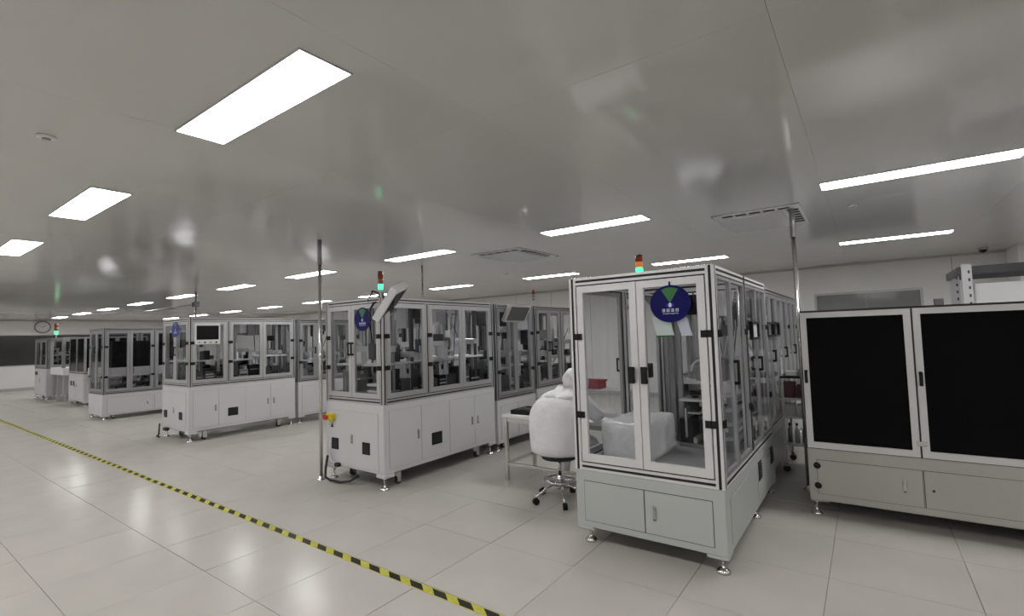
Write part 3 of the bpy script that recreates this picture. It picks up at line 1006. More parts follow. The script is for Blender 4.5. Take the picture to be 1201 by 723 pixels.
for k in range(4):
    B('guide_rail', 'light_metal', m.root, -1.0, -0.90, 4.40, 5.3, 0.66 + k * 0.12, 0.69 + k * 0.12, 0.003)
for yy in (4.42, 5.24):
    B('rail_stand', 'mid_metal', m.root, -0.99, -0.93, yy, yy + 0.05, 0.57, 1.05, 0.003)
interior(m.root, -1.44, -0.90, 4.40, 5.34, 0.57, 1.95, 77, 3, 0.6)
B('gripper_base', 'dark_metal', m.root, -1.60, -1.44, 5.06, 5.2, 0.57, 0.98, 0.004)
gh = B('gripper_head', 'black_plastic', m.root, -1.64, -1.42, 5.04, 5.22, 0.98, 1.08, 0.006)
MB().tube([(-1.62, 5.13, 1.08), (-1.56, 5.13, 1.14), (-1.42, 5.13, 1.2), (-1.3, 5.13, 1.2)], 0.012, 6).build('arm_tube', 'chrome', gh)
for k in range(5):
    MB().tube(hang((-1.1 + k * 0.05, 5.2, 1.97), (-1.3 + k * 0.1, 5.0 + 0.05 * k, 1.12), 0.1), 0.007, 6).build('air_hose', ('rubber', 'white_plastic')[k % 2], m.root)
M1 = m
# large film wrapped carton standing on the deck
def wrapped_block(x0, x1, y0, y1, z0, z1, nx=10, ny=26, nz=7, seed=3):
    R = random.Random(seed)
    bm = bmesh.new()
    vs = {}
    def P(i, j, k):
        if (i, j, k) not in vs:
            e = sum((i in (0, nx), j in (0, ny), k in (0, nz)))
            d = 0.010 if e == 1 else 0.004
            rx, ry, rz = (R.uniform(-d, d) for _ in range(3))
            x = x0 + (x1 - x0) * i / nx; y = y0 + (y1 - y0) * j / ny; z = z0 + (z1 - z0) * k / nz
            if k == 0: rz = 0.0
            if e >= 2:  # rounded, crumpled edges
                cx, cy, cz = (x0 + x1) / 2, (y0 + y1) / 2, (z0 + z1) / 2
                x += 0.012 * (1 if x < cx else -1); y += 0.012 * (1 if y < cy else -1)
                if k: z += 0.010 * (1 if z < cz else -1)
            vs[(i, j, k)] = bm.verts.new((x + rx, y + ry, z + rz))
        return vs[(i, j, k)]
    for i in range(nx):
        for j in range(ny):
            bm.faces.new((P(i, j, nz), P(i + 1, j, nz), P(i + 1, j + 1, nz), P(i, j + 1, nz)))
            bm.faces.new((P(i, j, 0), P(i, j + 1, 0), P(i + 1, j + 1, 0), P(i + 1, j, 0)))
    for i in range(nx):
        for k in range(nz):
            bm.faces.new((P(i, 0, k), P(i + 1, 0, k), P(i + 1, 0, k + 1), P(i, 0, k + 1)))
            bm.faces.new((P(i, ny, k), P(i, ny, k + 1), P(i + 1, ny, k + 1), P(i + 1, ny, k)))
    for j in range(ny):
        for k in range(nz):
            bm.faces.new((P(0, j, k), P(0, j, k + 1), P(0, j + 1, k + 1), P(0, j + 1, k)))
            bm.faces.new((P(nx, j, k), P(nx, j + 1, k), P(nx, j + 1, k + 1), P(nx, j, k + 1)))
    me = bpy.data.meshes.new('wrapped_carton')
    bm.to_mesh(me); bm.free()
    for p in me.polygons: p.use_smooth = True
    me.materials.append(MATS['film'])
    o = bpy.data.objects.new('wrapped_carton', me)
    COL.objects.link(o)
    return o
tag(wrapped_block(-1.80, -1.40, 3.66, 4.35, 0.57, 0.875, 10, 16), 'large carton wrapped in crumpled white film inside the glass machine with big blue sign', 'carton')

# ------------------------------------------------------------------ machine behind it in the same line
m = Mach('long glass enclosed machine directly behind the machine with the big blue sign', -1.84, -0.84, 5.48, 8.35, 0.10, 0.56, 2.02, 'grey_green_paint')
m.base(0.045); m.feet()
m.frame((), (6.45, 7.4)); m.deck()
e = [5.53, 6.425, 6.475, 7.375, 7.425, 8.30]
for i in range(0, 6, 2):
    c = (e[i] + e[i + 1]) / 2
    m.door('right', e[i] + 0.005, c - 0.003, st=0.035, handle='hi', hinge='lo')
    m.door('right', c + 0.003, e[i + 1] - 0.005, st=0.035, handle='lo', hinge='hi')
glazed_sides(m, (6.45, 7.4))
interior(m.root, -1.76, -0.92, 5.58, 8.25, 0.58, 1.97, 21, 7, 0.35)
q = MB()
for (ya, yb) in ((5.56, 5.98), (6.0, 6.40)):
    m.fb(q, 'right', ya, yb, 0.0, 0.03, 1.635, 1.655); m.fb(q, 'right', ya, yb, 0.0, 0.03, 1.50, 1.52)
    m.fb(q, 'right', ya, ya + 0.03, 0.0, 0.03, 1.52, 1.635); m.fb(q, 'right', yb - 0.03, yb, 0.0, 0.03, 1.52, 1.635)
q.build('panel_frame', 'black_plastic', m.root)
m.panel('right', 5.6, 6.9, 0.17, 0.47, seal='seal_grey', line=0.002)
m.panel('right', 7.0, 8.25, 0.17, 0.47, seal='seal_grey', line=0.002)

# ------------------------------------------------------------------ machine with black panels
m = Mach('low wide machine with black opaque doors beside the steel cable pole', -0.47, 1.80, 4.90, 6.05, 0.12, 0.56, 1.73, 'warm_grey_paint', 0.05, 'aluminium_near', 'enclosed_machine', None)
m.base(0.012)
m.feet([(-0.43, 4.95), (1.74, 4.95), (-0.41, 6.0), (1.74, 6.0), (0.66, 5.5)])
B('cabinet_body', 'aluminium', m.root, -0.47, 1.80, 4.935, 6.05, 0.56, 1.73, 0.004)
for a0, a1, hs in ((-0.465, 0.281, 'lo'), (0.293, 1.04, 'lo'), (1.052, 1.795, 'lo')):
    dr = m.door('front', a0, a1, 0.566, 1.715, st=0.046, pane='black_acrylic', handle=hs, hz=1.17, hh=0.11)
    if a0 > 0:
        q = m.fb(MB(), 'front', a0 - 0.03, a0 + 0.03, 0.0, 0.014, 0.655, 0.69)
        q.build('door_catch', 'stainless', dr, 0.003)
B('top_edge', 'slot', m.root, -0.47, 1.80, 4.898, 4.92, 1.718, 1.731)
for xx in (-0.472, 0.283, 1.042):
    B('door_gap', 'slot', m.root, xx, xx + (0.006 if xx < 0 else 0.008), 4.905, 4.934, 0.567, 1.717)
B('top_edge', 'seal', m.root, -0.472, 1.80, 4.91, 4.935, 0.556, 0.566)
for k, (a0, a1) in enumerate(((-0.405, 0.281), (0.291, 1.0), (1.01, 1.72))):
    dr = m.panel('front', a0, a1, 0.19, 0.468, handle=(0.17, 0.335) if k == 0 else None, line=0.003)
    if k == 0:
        for zq in (0.42, 0.255):
            c = m.pt('front', a0, 0.0, zq)
            MB().cyl(c, (c[0], c[1] - 0.016, c[2]), 0.028, 0.024, 16).cyl((c[0], c[1] - 0.016, c[2]), (c[0], c[1] - 0.026, c[2]), 0.012, n=10).build('knob', 'black_plastic', dr)
    else:
        c = m.pt('front', a0 + 0.05, 0.006, 0.325)
        MB().cyl(c, (c[0], c[1] - 0.004, c[2]), 0.010, n=12).build('keyhole', 'seal', dr)
        m.part('latch_plate', m.paint, dr, 'front', a0 + 0.02, a0 + 0.08, 0.006, 0.008, 0.28, 0.37)
t = thing('junction_box', 'small dark junction box on top of the machine with black doors', 'box', (0.50, 5.40, 1.73))
B('box_body', 'dark_metal', t, 0.47, 0.53, 5.36, 5.44, 1.73, 1.80, 0.006)
MB().tube([(0.50, 5.44, 1.75), (0.5, 5.5, 1.77), (0.52, 5.6, 1.74), (0.56, 5.7, 1.737)], 0.006, 6).build('cable', 'rubber', t)


# ------------------------------------------------------------------ the two sister machines with sign, vents and split doors
def sister(label, x0, x1, y0, y1, ym, yd, base_split, seed):
    m = Mach(label, x0, x1, y0, y1, 0.13, 0.90, 2.05, 'white_paint')
    m.base(0.04)
    m.feet([(x0 + 0.06, y0 + 0.06), (x1 - 0.06, y0 + 0.05), (x1 - 0.06, y1 - 0.06), (x0 + 0.06, y1 - 0.06)], r=0.05)
    m.casters([(x1 - 0.12, y0 + 0.28), (x0 + 0.15, y0 + 0.25), (x1 - 0.12, y1 - 0.28)])
    m.frame((), (ym,))
    m.deck()
    xm = (x0 + x1) / 2 - 0.02
    m.door('front', x0 + 0.056, xm - 0.003, st=0.05, hinge='lo', handle='hi', hz=1.5, hh=0.15)
    m.door('front', xm + 0.003, x1 - 0.056, st=0.05, hinge='hi', handle='lo', hz=1.5, hh=0.15)
    m.door('right', y0 + 0.056, ym - 0.031, st=0.05, hinge='lo')
    m.door('right', ym + 0.031, yd - 0.003, st=0.05, hinge='lo')
    m.door('right', yd + 0.003, y1 - 0.056, st=0.05, hinge='hi')
    glazed_sides(m, (ym,))
    m.panel('front', x0 + 0.06, x1 - 0.09, 0.20, 0.80, handle=((x0 + x1) / 2 - 0.02, 0.5), seal='seal_grey', line=0.002)
    m.vent('front', x0 + 0.18, 0.42); m.vent('front', x1 - 0.29, 0.42)
    b0 = y0 + 0.07
    b1, b2, b3, b4 = base_split
    m.panel('right', b0, b1, 0.22, 0.83, handle=(b1 - 0.05, 0.52), seal='seal_grey', line=0.002)
    m.panel('right', b1 + 0.005, b2, 0.22, 0.83, seal='seal_grey', line=0.002)
    m.vent('right', (b1 + b2) / 2 + 0.03, 0.42, 0.17, 0.14)
    m.panel('right', b2 + 0.04, b3, 0.22, 0.83, handle=(b3 - 0.05, 0.52), seal='seal_grey', line=0.002)
    m.panel('right', b3 + 0.005, b4, 0.22, 0.83, handle=(b3 + 0.06, 0.52), seal='seal_grey', line=0.002)
    interior(m.root, x0 + 0.08, x1 - 0.08, y0 + 0.1, y1 - 0.1, 0.92, 2.0, seed, 6, 0.55)
    return m


m = sister('white based glass machine with steel pole and yellow emergency stop on its base', -5.20, -4.17, 3.40, 5.30, 4.06, 4.67, (3.93, 4.36, 4.86, 5.24), 5)
m.sign('front', -4.49, 1.825, 0.14, 'sign_blue', 0.008, 0.13)
M2r = m.root
# emergency stop
es = B('emergency_stop', 'estop_yellow', m.root, -5.14, -5.01, 3.345, 3.40, 0.68, 0.76, 0.006)
MB().cyl((-5.10, 3.345, 0.72), (-5.10, 3.325, 0.72), 0.016, n=12).cyl((-5.10, 3.325, 0.72), (-5.10, 3.305, 0.72), 0.03, 0.027, 14).build('push_button', 'estop_red', es)
q = MB().prism([(-5.105, 0.60), (-5.045, 0.60), (-5.075, 0.655)], 'z', 0, 0.002)
q.v = [(a, 3.393 - c, b) for a, b, c in q.v]
q.build('warning_label', 'dark_metal', m.root)
# raised operator screen at the corner and its arm, cable loop
n_ = Vector((0.62, 0.45, -0.64)).normalized()
l_ = Vector((0.717, 0, 0.697))
mm_ = n_.cross(l_)
# local x = m axis (depth), y = long axis, z = normal
ctr = Vector((-4.10, 3.50, 1.97))
hb = hmi(m.root, Matrix(((-mm_.x, l_.x, n_.x, ctr.x), (-mm_.y, l_.y, n_.y, ctr.y), (-mm_.z, l_.z, n_.z, ctr.z), (0, 0, 0, 1))), 0.28, 0.45, 0.085, 'screen')
MB().tube([(-4.2, 3.45, 2.05), (-4.22, 3.45, 2.10), (-4.17, 3.48, 2.10), (-4.13, 3.5, 2.02)], 0.018, 8).build('support_arm', 'mid_metal', hb)
MB().tube([(-4.33 + 0.075 * math.cos(2 * PI * i / 20), 3.42 + 0.02 * math.sin(i), 2.05 + 0.075 * math.sin(2 * PI * i / 20)) for i in range(20)], 0.009, 6, closed=True).build('cable_loop', 'rubber', m.root)
MB().tube([(-4.27, 3.38, 2.0), (-4.31, 3.36, 1.93), (-4.33, 3.36, 1.86), (-4.29, 3.36, 1.81), (-4.23, 3.37, 1.80)], 0.012, 6).build('cable_loop', 'rubber', m.root)
profile('rail', m.root, 'x', -5.15, -4.22, 3.775, 3.825, 2.0, 2.05)
m.tower(-4.68, 3.8, 2.055, 0.36, True, 'lamp_amber_off', 0.03, 0.12)
# hoses at the foot
MB().tube([(-5.12, 3.36, 0.28), (-5.13, 3.34, 0.14), (-5.12, 3.33, 0.04), (-5.03, 3.33, 0.018), (-4.85, 3.34, 0.018), (-4.72, 3.37, 0.04), (-4.62, 3.41, 0.10)], 0.014, 8).build('air_hose', 'rubber', m.root)
MB().tube([(-5.08, 3.37, 0.45), (-5.09, 3.36, 0.3), (-5.05, 3.36, 0.22), (-4.98, 3.37, 0.2)], 0.007, 6).build('air_hose', 'white_plastic', m.root)
B('foot_switch', 'rubber', m.root, -4.99, -4.92, 3.355, 3.40, 0.17, 0.21, 0.004)
m.tower  # noqa

m = sister('white based glass machine with black screen set behind its side door', -10.15, -9.05, 3.40, 5.25, 4.02, 4.62, (3.86, 4.27, 4.76, 5.2), 8)
m.sign('front', -9.57, 1.87, 0.15, 'sign_violet', 0.008, 0.13)
h = hmi(m.root, axes((-9.035, 3.68, 1.78), (0, 1, 0), (0, 0, 1)), 0.40, 0.36, 0.04, 'screen', 4)
MB().tube([(-10.14, 3.36, 0.24), (-10.14, 3.35, 0.05), (-10.2, 3.34, 0.02), (-10.05, 3.33, 0.02)], 0.014, 6).build('air_hose', 'rubber', m.root)
B('foot_switch', 'rubber', m.root, -9.95, -9.82, 3.34, 3.40, 0.14, 0.19, 0.006)

# ------------------------------------------------------------------ machines behind the pole machine
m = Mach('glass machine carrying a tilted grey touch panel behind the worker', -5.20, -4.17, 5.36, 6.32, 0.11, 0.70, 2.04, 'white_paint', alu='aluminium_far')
m.base(0.03); m.feet(); m.casters([(-4.3, 5.62)])
m.frame(); m.deck()
m.door('right', 5.416, 5.84, st=0.045, hinge='lo'); m.door('right', 5.846, 6.264, st=0.045, hinge='hi')
xm = -4.685
m.door('front', -5.144, xm - .003, st=0.04); m.door('front', xm + .003, -4.226, st=0.04)
glazed_sides(m, ())
m.panel('right', 5.43, 5.83, 0.17, 0.62, handle=(5.78, 0.45), seal='seal_grey', line=0.003)
m.panel('right', 5.84, 6.26, 0.17, 0.62, seal='seal_grey', line=0.003)
interior(m.root, -5.12, -4.25, 5.44, 6.24, 0.72, 1.98, 13, 3, 0.75)
h = hmi(m.root, axes((-4.03, 5.72, 1.90), (0, 1, 0), (0.5, 0, 0.87)), 0.52, 0.27, 0.06, 'screen_grey', body='aluminium')
MB().tube([(-4.17, 5.72, 2.02), (-4.12, 5.72, 2.03), (-4.07, 5.72, 1.96)], 0.02, 8).build('support_arm', 'mid_metal', h)

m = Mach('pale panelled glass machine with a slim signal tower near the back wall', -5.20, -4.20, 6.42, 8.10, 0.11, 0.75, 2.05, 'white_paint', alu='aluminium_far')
m.base(0.03); m.feet()
m.frame((), (7.2,)); m.deck()
m.door('right', 6.475, 6.82, st=0.05, hinge='lo', handle='hi', hh=0.16); m.door('right', 6.826, 7.17, st=0.05, handle='lo', hh=0.16)
m.door('right', 7.23, 7.63, st=0.05, handle='hi', hh=0.16); m.door('right', 7.636, 8.045, st=0.05, handle='lo', hh=0.16)
m.door('front', -5.144, -4.703, st=0.04); m.door('front', -4.697, -4.256, st=0.04)
glazed_sides(m, (7.2,))
m.panel('right', 6.5, 7.2, 0.17, 0.66, seal='seal_grey'); m.panel('right', 7.24, 8.0, 0.17, 0.66, seal='seal_grey')
interior(m.root, -5.12, -4.28, 6.5, 8.0, 0.77, 1.7, 31, 4, 0.4)
profile('rail', m.root, 'x', -5.15, -4.25, 6.875, 6.925, 2.0, 2.05)
m.tower(-4.53, 6.9, 2.055, 0.30, False, 'lamp_grey', 0.025, 0.1)

# ------------------------------------------------------------------ machines behind the screen machine
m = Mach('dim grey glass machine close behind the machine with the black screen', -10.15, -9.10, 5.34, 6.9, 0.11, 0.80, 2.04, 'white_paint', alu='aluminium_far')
m.base(0.03); m.feet()
m.frame((), (6.1,)); m.deck()
m.door('right', 5.395, 5.73, st=0.05, hinge='lo', handle='hi'); m.door('right', 5.736, 6.07, st=0.05, hinge='hi')
m.door('right', 6.13, 6.49, st=0.05); m.door('right', 6.496, 6.845, st=0.05, handle='lo')
m.door('front', -10.09, -9.63, st=0.04); m.door('front', -9.62, -9.16, st=0.04)
glazed_sides(m, (6.1,))
m.panel('right', 5.42, 6.08, 0.18, 0.72, seal='seal_grey'); m.panel('right', 6.12, 6.84, 0.18, 0.72, seal='seal_grey')
interior(m.root, -10.07, -9.18, 5.42, 6.8, 0.82, 1.98, 41, 4, 0.7)

m = Mach('grey glass machine at the end of the line near the back wall', -10.15, -9.10, 7.0, 8.6, 0.11, 0.80, 2.04, 'white_paint', alu='aluminium_far')
m.base(0.03); m.feet()
m.frame((), (7.8,)); m.deck()
m.door('right', 7.055, 7.77, st=0.05, handle='hi'); m.door('right', 7.83, 8.54, st=0.05, handle='lo')
m.door('front', -10.09, -9.63, st=0.04); m.door('front', -9.62, -9.16, st=0.04)
glazed_sides(m, (7.8,))
interior(m.root, -10.07, -9.18, 7.1, 8.5, 0.82, 1.98, 43, 4, 0.5)

# ------------------------------------------------------------------ far machines
m = Mach('fully glazed machine on a low white base beyond the black screen machine', -14.72, -13.72, 3.46, 5.40, 0.06, 0.55, 2.03, 'white_paint', alu='aluminium_far')
m.base(0.03); m.feet(r=0.04); m.casters([(-13.9, 3.7), (-14.5, 3.7), (-13.9, 5.2)])
m.frame((), (4.43,)); m.deck()
m.door('front', -14.664, -14.223, st=0.05, hinge='lo', handle='hi', hz=1.55, pane='smoked_pane'); m.door('front', -14.217, -13.776, st=0.05, hinge='hi', pane='smoked_pane')
m.door('right', 3.516, 3.95, st=0.05, hinge='lo', pane='smoked_pane'); m.door('right', 3.956, 4.40, st=0.05, hinge='hi', pane='smoked_pane')
m.door('right', 4.46, 4.90, st=0.05, pane='smoked_pane'); m.door('right', 4.906, 5.34, st=0.05, hinge='hi', pane='smoked_pane')
glazed_sides(m, (4.43,), 'smoked_pane')
m.panel('right', 3.55, 4.4, 0.12, 0.48, seal='seal_grey', handle=(4.3, 0.3)); m.panel('right', 4.44, 5.3, 0.12, 0.48, seal='seal_grey')
B('inner_shelf', 'white_plastic', m.root, -14.6, -13.85, 3.56, 5.3, 0.93, 0.96, 0.004)
for yy in (3.6, 5.2):
    for xx in (-14.55, -13.9):
        B('shelf_leg', 'aluminium', m.root, xx - 0.02, xx + 0.02, yy, yy + 0.04, 0.57, 0.93)
for k, yy in enumerate((3.7, 4.12, 4.55, 4.95)):
    B('equipment_cabinet', 'black_plastic', m.root, -14.5, -14.0, yy, yy + 0.32, 1.13, 1.74, 0.006)
    B('equipment_base', 'white_plastic', m.root, -14.52, -13.98, yy - 0.01, yy + 0.33, 0.96, 1.13, 0.006)
interior(m.root, -14.6, -13.85, 3.56, 5.3, 0.57, 0.92, 51, 5, 0.8)

m = Mach('white cabinet machine with tall black upper doors near the dark window', -19.05, -17.55, 4.02, 5.5, 0.08, 0.88, 1.92, 'white_paint', alu='aluminium_far')
m.base(0.03); m.feet(r=0.05); m.casters([(-17.75, 4.2), (-18.9, 4.2)])
B('cabinet_body', 'black_plastic', m.root, -19.03, -17.57, 4.05, 5.48, 0.88, 1.90, 0.004)
m.door('front', -19.04, -18.31, 0.90, 1.91, st=0.04, pane='black_acrylic', handle='hi'); m.door('front', -18.30, -17.56, 0.90, 1.91, st=0.04, pane='black_acrylic', handle='lo')
m.door('right', 4.03, 4.75, 0.90, 1.91, st=0.04, pane='black_acrylic'); m.door('right', 4.76, 5.49, 0.90, 1.91, st=0.04, pane='black_acrylic')
m.panel('front', -18.98, -18.31, 0.15, 0.82, handle=(-18.4, 0.55), seal='seal_grey'); m.panel('front', -18.29, -17.62, 0.15, 0.82, handle=(-18.2, 0.55), seal='seal_grey')
m.vent('front', -18.75, 0.6, 0.14, 0.14); m.vent('front', -18.5, 0.6, 0.14, 0.14)
B('side_desk', 'white_plastic', m.root, -17.55, -17.15, 4.1, 5.0, 0.86, 1.05, 0.006)
for yy in (4.12, 4.94):
    B('desk_leg', 'aluminium', m.root, -17.22, -17.17, yy, yy + 0.05, 0.0, 0.86)

m = Mach('grey glazed machine with open side table standing before the dark window', -22.6, -21.1, 3.90, 5.3, 0.10, 0.97, 1.95, 'white_paint', alu='aluminium_far')
m.base(0.03); m.feet(r=0.05); m.casters([(-21.3, 4.1), (-22.4, 4.1)])
m.frame(); m.deck()
m.door('front', -22.54, -21.86, st=0.06, handle='hi', pane='smoked_pane'); m.door('front', -21.85, -21.16, st=0.06, handle='lo', pane='smoked_pane')
m.door('right', 3.96, 4.60, st=0.06, pane='smoked_pane'); m.door('right', 4.61, 5.24, st=0.06, pane='smoked_pane')
glazed_sides(m, (), 'smoked_pane')
m.panel('front', -22.5, -21.2, 0.16, 0.9, handle=(-21.8, 0.6), seal='seal_grey')
m.vent('front', -22.3, 0.82, 0.3, 0.12)
interior(m.root, -22.5, -21.2, 4.0, 5.2, 0.99, 1.9, 61, 3, 0.8)
m.tower(-22.0, 4.3, 1.955, 0.5, True, 'lamp_amber_off', 0.05, 0.12)
B('side_table', 'white_plastic', m.root, -21.1, -19.6, 4.0, 5.1, 0.80, 1.02, 0.008)
for xx in (-21.0, -20.4, -19.7):
    B('table_leg', 'aluminium', m.root, xx - 0.03, xx + 0.03, 4.03, 4.09, 0.0, 0.80)
    B('table_leg', 'aluminium', m.root, xx - 0.03, xx + 0.03, 5.0, 5.06, 0.0, 0.80)
for xx in (-21.05, -19.65):
    for yy in (4.02, 5.05):
        B('table_post', 'aluminium_far', m.root, xx - 0.04, xx + 0.04, yy - 0.04, yy + 0.04, 1.02, 1.87)
q = MB().box(-21.1, -19.6, 3.98, 4.06, 1.87, 1.95).box(-21.1, -19.6, 5.01, 5.09, 1.87, 1.95).box(-21.09, -21.01, 4.06, 5.01, 1.87, 1.95).box(-19.69, -19.61, 4.06, 5.01, 1.87, 1.95)
q.build('table_canopy', 'aluminium_far', m.root)

# ------------------------------------------------------------------ steel cable poles between floor and ceiling
def pole(x, y, label, foot=True, z0=0.0, r=0.02):
    t = thing('cable_pole', label, 'pole', (x, y, 0), 'steel cable poles')
    MB().cyl((x, y, z0), (x, y, H - 0.3), r, n=16).build('tube', 'stainless', t)
    MB().cyl((x, y, H - 0.3), (x, y, H), r * 1.25, n=16).build('sleeve', 'mid_metal', t)
    if foot:
        MB().lathe(x, y, [(0.05, 0), (0.05, 0.008), (r * 1.3, 0.014), (r * 1.3, 0.05)], 18).build('base_flange', 'stainless', t)
    return t


pole(-5.20, 3.33, 'tall stainless pole standing in front of the machine with yellow emergency stop')
pole(-0.545, 5.62, 'tall stainless pole rising between the glass line and the machine with black doors')
pole(-5.94, 5.69, 'thin grey pole behind the machine with the corner mounted screen', r=0.014)
pz = pole(-12.36, 4.78, 'thin grey pole between the low based machine and the black screen machine', r=0.02)

MB().cyl((-12.36, 4.78, 2.52), (-15.6, 4.78, 2.52), 0.016, n=10).build('side_conduit', 'mid_metal', pz)
B('conduit_box', 'dark_metal', pz, -12.42, -12.30, 4.72, 4.84, 2.46, 2.58, 0.006)
MB().cyl((-15.58, 4.78, 2.52), (-15.58, 4.78, H), 0.014, n=10).build('conduit_hanger', 'mid_metal', pz)

# ------------------------------------------------------------------ wall clock
t = thing('wall_clock', 'round white wall clock with grey rim above the dark window', 'clock', (X0, 4.95, 2.52))
M = Matrix(((0, 0, 1, X0), (1, 0, 0, 4.95), (0, 1, 0, 2.52), (0, 0, 0, 1)))
MB().lathe(0, 0, [(0.26, 0), (0.26, 0.05), (0.245, 0.06), (0.215, 0.06), (0.21, 0.03)], 32).xf(M).build('rim', 'mid_metal', t)
MB().lathe(0, 0, [(0.21, 0.028), (0.21, 0.034)], 32).xf(M).build('dial', 'white_plastic', t)
MB().box(-0.007, 0.007, -0.02, 0.12, 0.036, 0.04).xf(M @ Matrix.Rotation(-1.0, 4, 'Z')).build('hour_hand', 'seal', t)
MB().box(-0.005, 0.005, -0.03, 0.17, 0.041, 0.044).xf(M @ Matrix.Rotation(1.2, 4, 'Z')).build('minute_hand', 'seal', t)
for k in range(12):
    MB().box(-0.005, 0.005, 0.17, 0.195, 0.034, 0.037).xf(M @ Matrix.Rotation(k * PI / 6, 4, 'Z')).build('hour_mark', 'seal', t)

# ------------------------------------------------------------------ workbench, stool, worker
t = thing('workbench', 'white topped steel workbench in front of the worker', 'table', (-2.65, 4.66, 0))
B('table_top', 'white_plastic', t, -3.35, -1.95, 4.37, 4.98, 0.69, 0.72, 0.004)
B('apron', 'stainless', t, -3.33, -1.97, 4.39, 4.41, 0.64, 0.69)
for xx in (-3.33, -2.01):
    for yy in (4.38, 4.93):
        B('leg', 'stainless', t, xx, xx + 0.04, yy, yy + 0.04, 0, 0.69, 0.004)
for yy in (4.38, 4.93):
    B('stretcher', 'stainless', t, -3.29, -2.01, yy + 0.005, yy + 0.03, 0.17, 0.20)
for xx in (-3.325, -2.005):
    B('stretcher', 'stainless', t, xx, xx + 0.03, 4.42, 4.93, 0.17, 0.20)
rs = B('riser_shelf', 'light_metal', t, -2.75, -1.98, 4.72, 4.96, 0.985, 1.0, 0.003)
for xx in (-2.74, -2.01):
    B('riser_post', 'stainless', rs, xx, xx + 0.02, 4.83, 4.86, 0.72, 0.985)
t = thing('storage_bin', 'small red plastic bin on the workbench shelf beside the worker', 'bin', (-2.47, 4.83, 1.0))
q = MB().box(-2.62, -2.32, 4.75, 4.91, 1.0, 1.012)
q.box(-2.62, -2.61, 4.75, 4.91, 1.012, 1.085).box(-2.33, -2.32, 4.75, 4.91, 1.012, 1.085).box(-2.61, -2.33, 4.75, 4.76, 1.012, 1.085).box(-2.61, -2.33, 4.90, 4.91, 1.012, 1.085)
q.build('bin_body', 'red_plastic', t)
q = MB().box(-2.63, -2.31, 4.738, 4.75, 1.075, 1.092).box(-2.63, -2.31, 4.91, 4.922, 1.075, 1.092).box(-2.63, -2.62, 4.75, 4.91, 1.075, 1.092).box(-2.32, -2.31, 4.75, 4.91, 1.075, 1.092)
q.build('bin_rim', 'red_plastic', t)
t = thing('parts_tray', 'flat black tray lying on the white workbench', 'tray', (-3.08, 4.6, 0.72))
q = MB().box(-3.28, -2.86, 4.45, 4.78, 0.72, 0.727)
q.box(-3.28, -3.27, 4.45, 4.78, 0.727, 0.765).box(-2.87, -2.86, 4.45, 4.78, 0.727, 0.765).box(-3.27, -2.87, 4.45, 4.46, 0.727, 0.765).box(-3.27, -2.87, 4.77, 4.78, 0.727, 0.765)
q.build('tray_body', 'black_plastic', t)
for k in range(5):
    MB().cbox(-3.22 + 0.075 * k, 4.6 + 0.03 * (k % 2), 0.747, 0.05, 0.2, 0.04).build('tray_insert', 'dark_metal', t, 0.004)

SX, SY = -2.47, 4.12
t = thing('work_stool', 'chrome swivel stool on castors under the worker', 'stool', (SX, SY, 0))
MB().lathe(SX, SY, [(0.10, 0.40), (0.165, 0.405), (0.175, 0.42), (0.175, 0.44), (0.16, 0.452), (0.05, 0.455)], 24).build('seat', 'rubber', t)
MB().cyl((SX, SY, 0.11), (SX, SY, 0.26), 0.028, n=16).cyl((SX, SY, 0.26), (SX, SY, 0.40), 0.016, n=14).build('column', 'chrome', t)
MB().tube([(SX + 0.15 * math.cos(2 * PI * i / 28), SY + 0.15 * math.sin(2 * PI * i / 28), 0.20) for i in range(28)], 0.011, 8, closed=True).build('foot_ring', 'chrome', t)
for k in range(5):
    a = math.radians(-123 + 72 * k)
    c, s_ = math.cos(a), math.sin(a)
    MB().tube([(SX + 0.02 * c, SY + 0.02 * s_, 0.15), (SX + 0.09 * c, SY + 0.09 * s_, 0.15), (SX + 0.16 * c, SY + 0.16 * s_, 0.12), (SX + 0.24 * c, SY + 0.24 * s_, 0.085), (SX + 0.26 * c, SY + 0.26 * s_, 0.06)], 0.014, 8).build('leg', 'chrome', t)
    x, y = SX + 0.26 * c, SY + 0.26 * s_
    MB().cyl((x - 0.02 * s_, y + 0.02 * c, 0.03), (x + 0.02 * s_, y - 0.02 * c, 0.03), 0.03, n=14).build('castor', 'black_plastic', t)
    if k % 2 == 0:
        MB().tube([(SX + 0.028 * c, SY + 0.028 * s_, 0.20), (SX + 0.15 * c, SY + 0.15 * s_, 0.20)], 0.008, 6).build('ring_spoke', 'chrome', t)


# ---- person
def skin(verts, edges, radii, root, sub=2):
    me = bpy.data.meshes.new('sk')
    me.from_pydata(verts, edges, [])
    o = bpy.data.objects.new('sk', me)
    COL.objects.link(o)
    md = o.modifiers.new('s', 'SKIN')
    md.use_smooth_shade = True
    sb = o.modifiers.new('d', 'SUBSURF')
    sb.levels = sub
    for i, r in enumerate(radii):
        sv = me.skin_vertices[0].data[i]
        sv.radius = r if isinstance(r, tuple) else (r, r)
        sv.use_root = (i == root)
    bpy.context.view_layer.update()
    ev = o.evaluated_get(bpy.context.evaluated_depsgraph_get())
    out = bpy.data.meshes.new_from_object(ev)
    bpy.data.objects.remove(o, do_unlink=True)
    return out


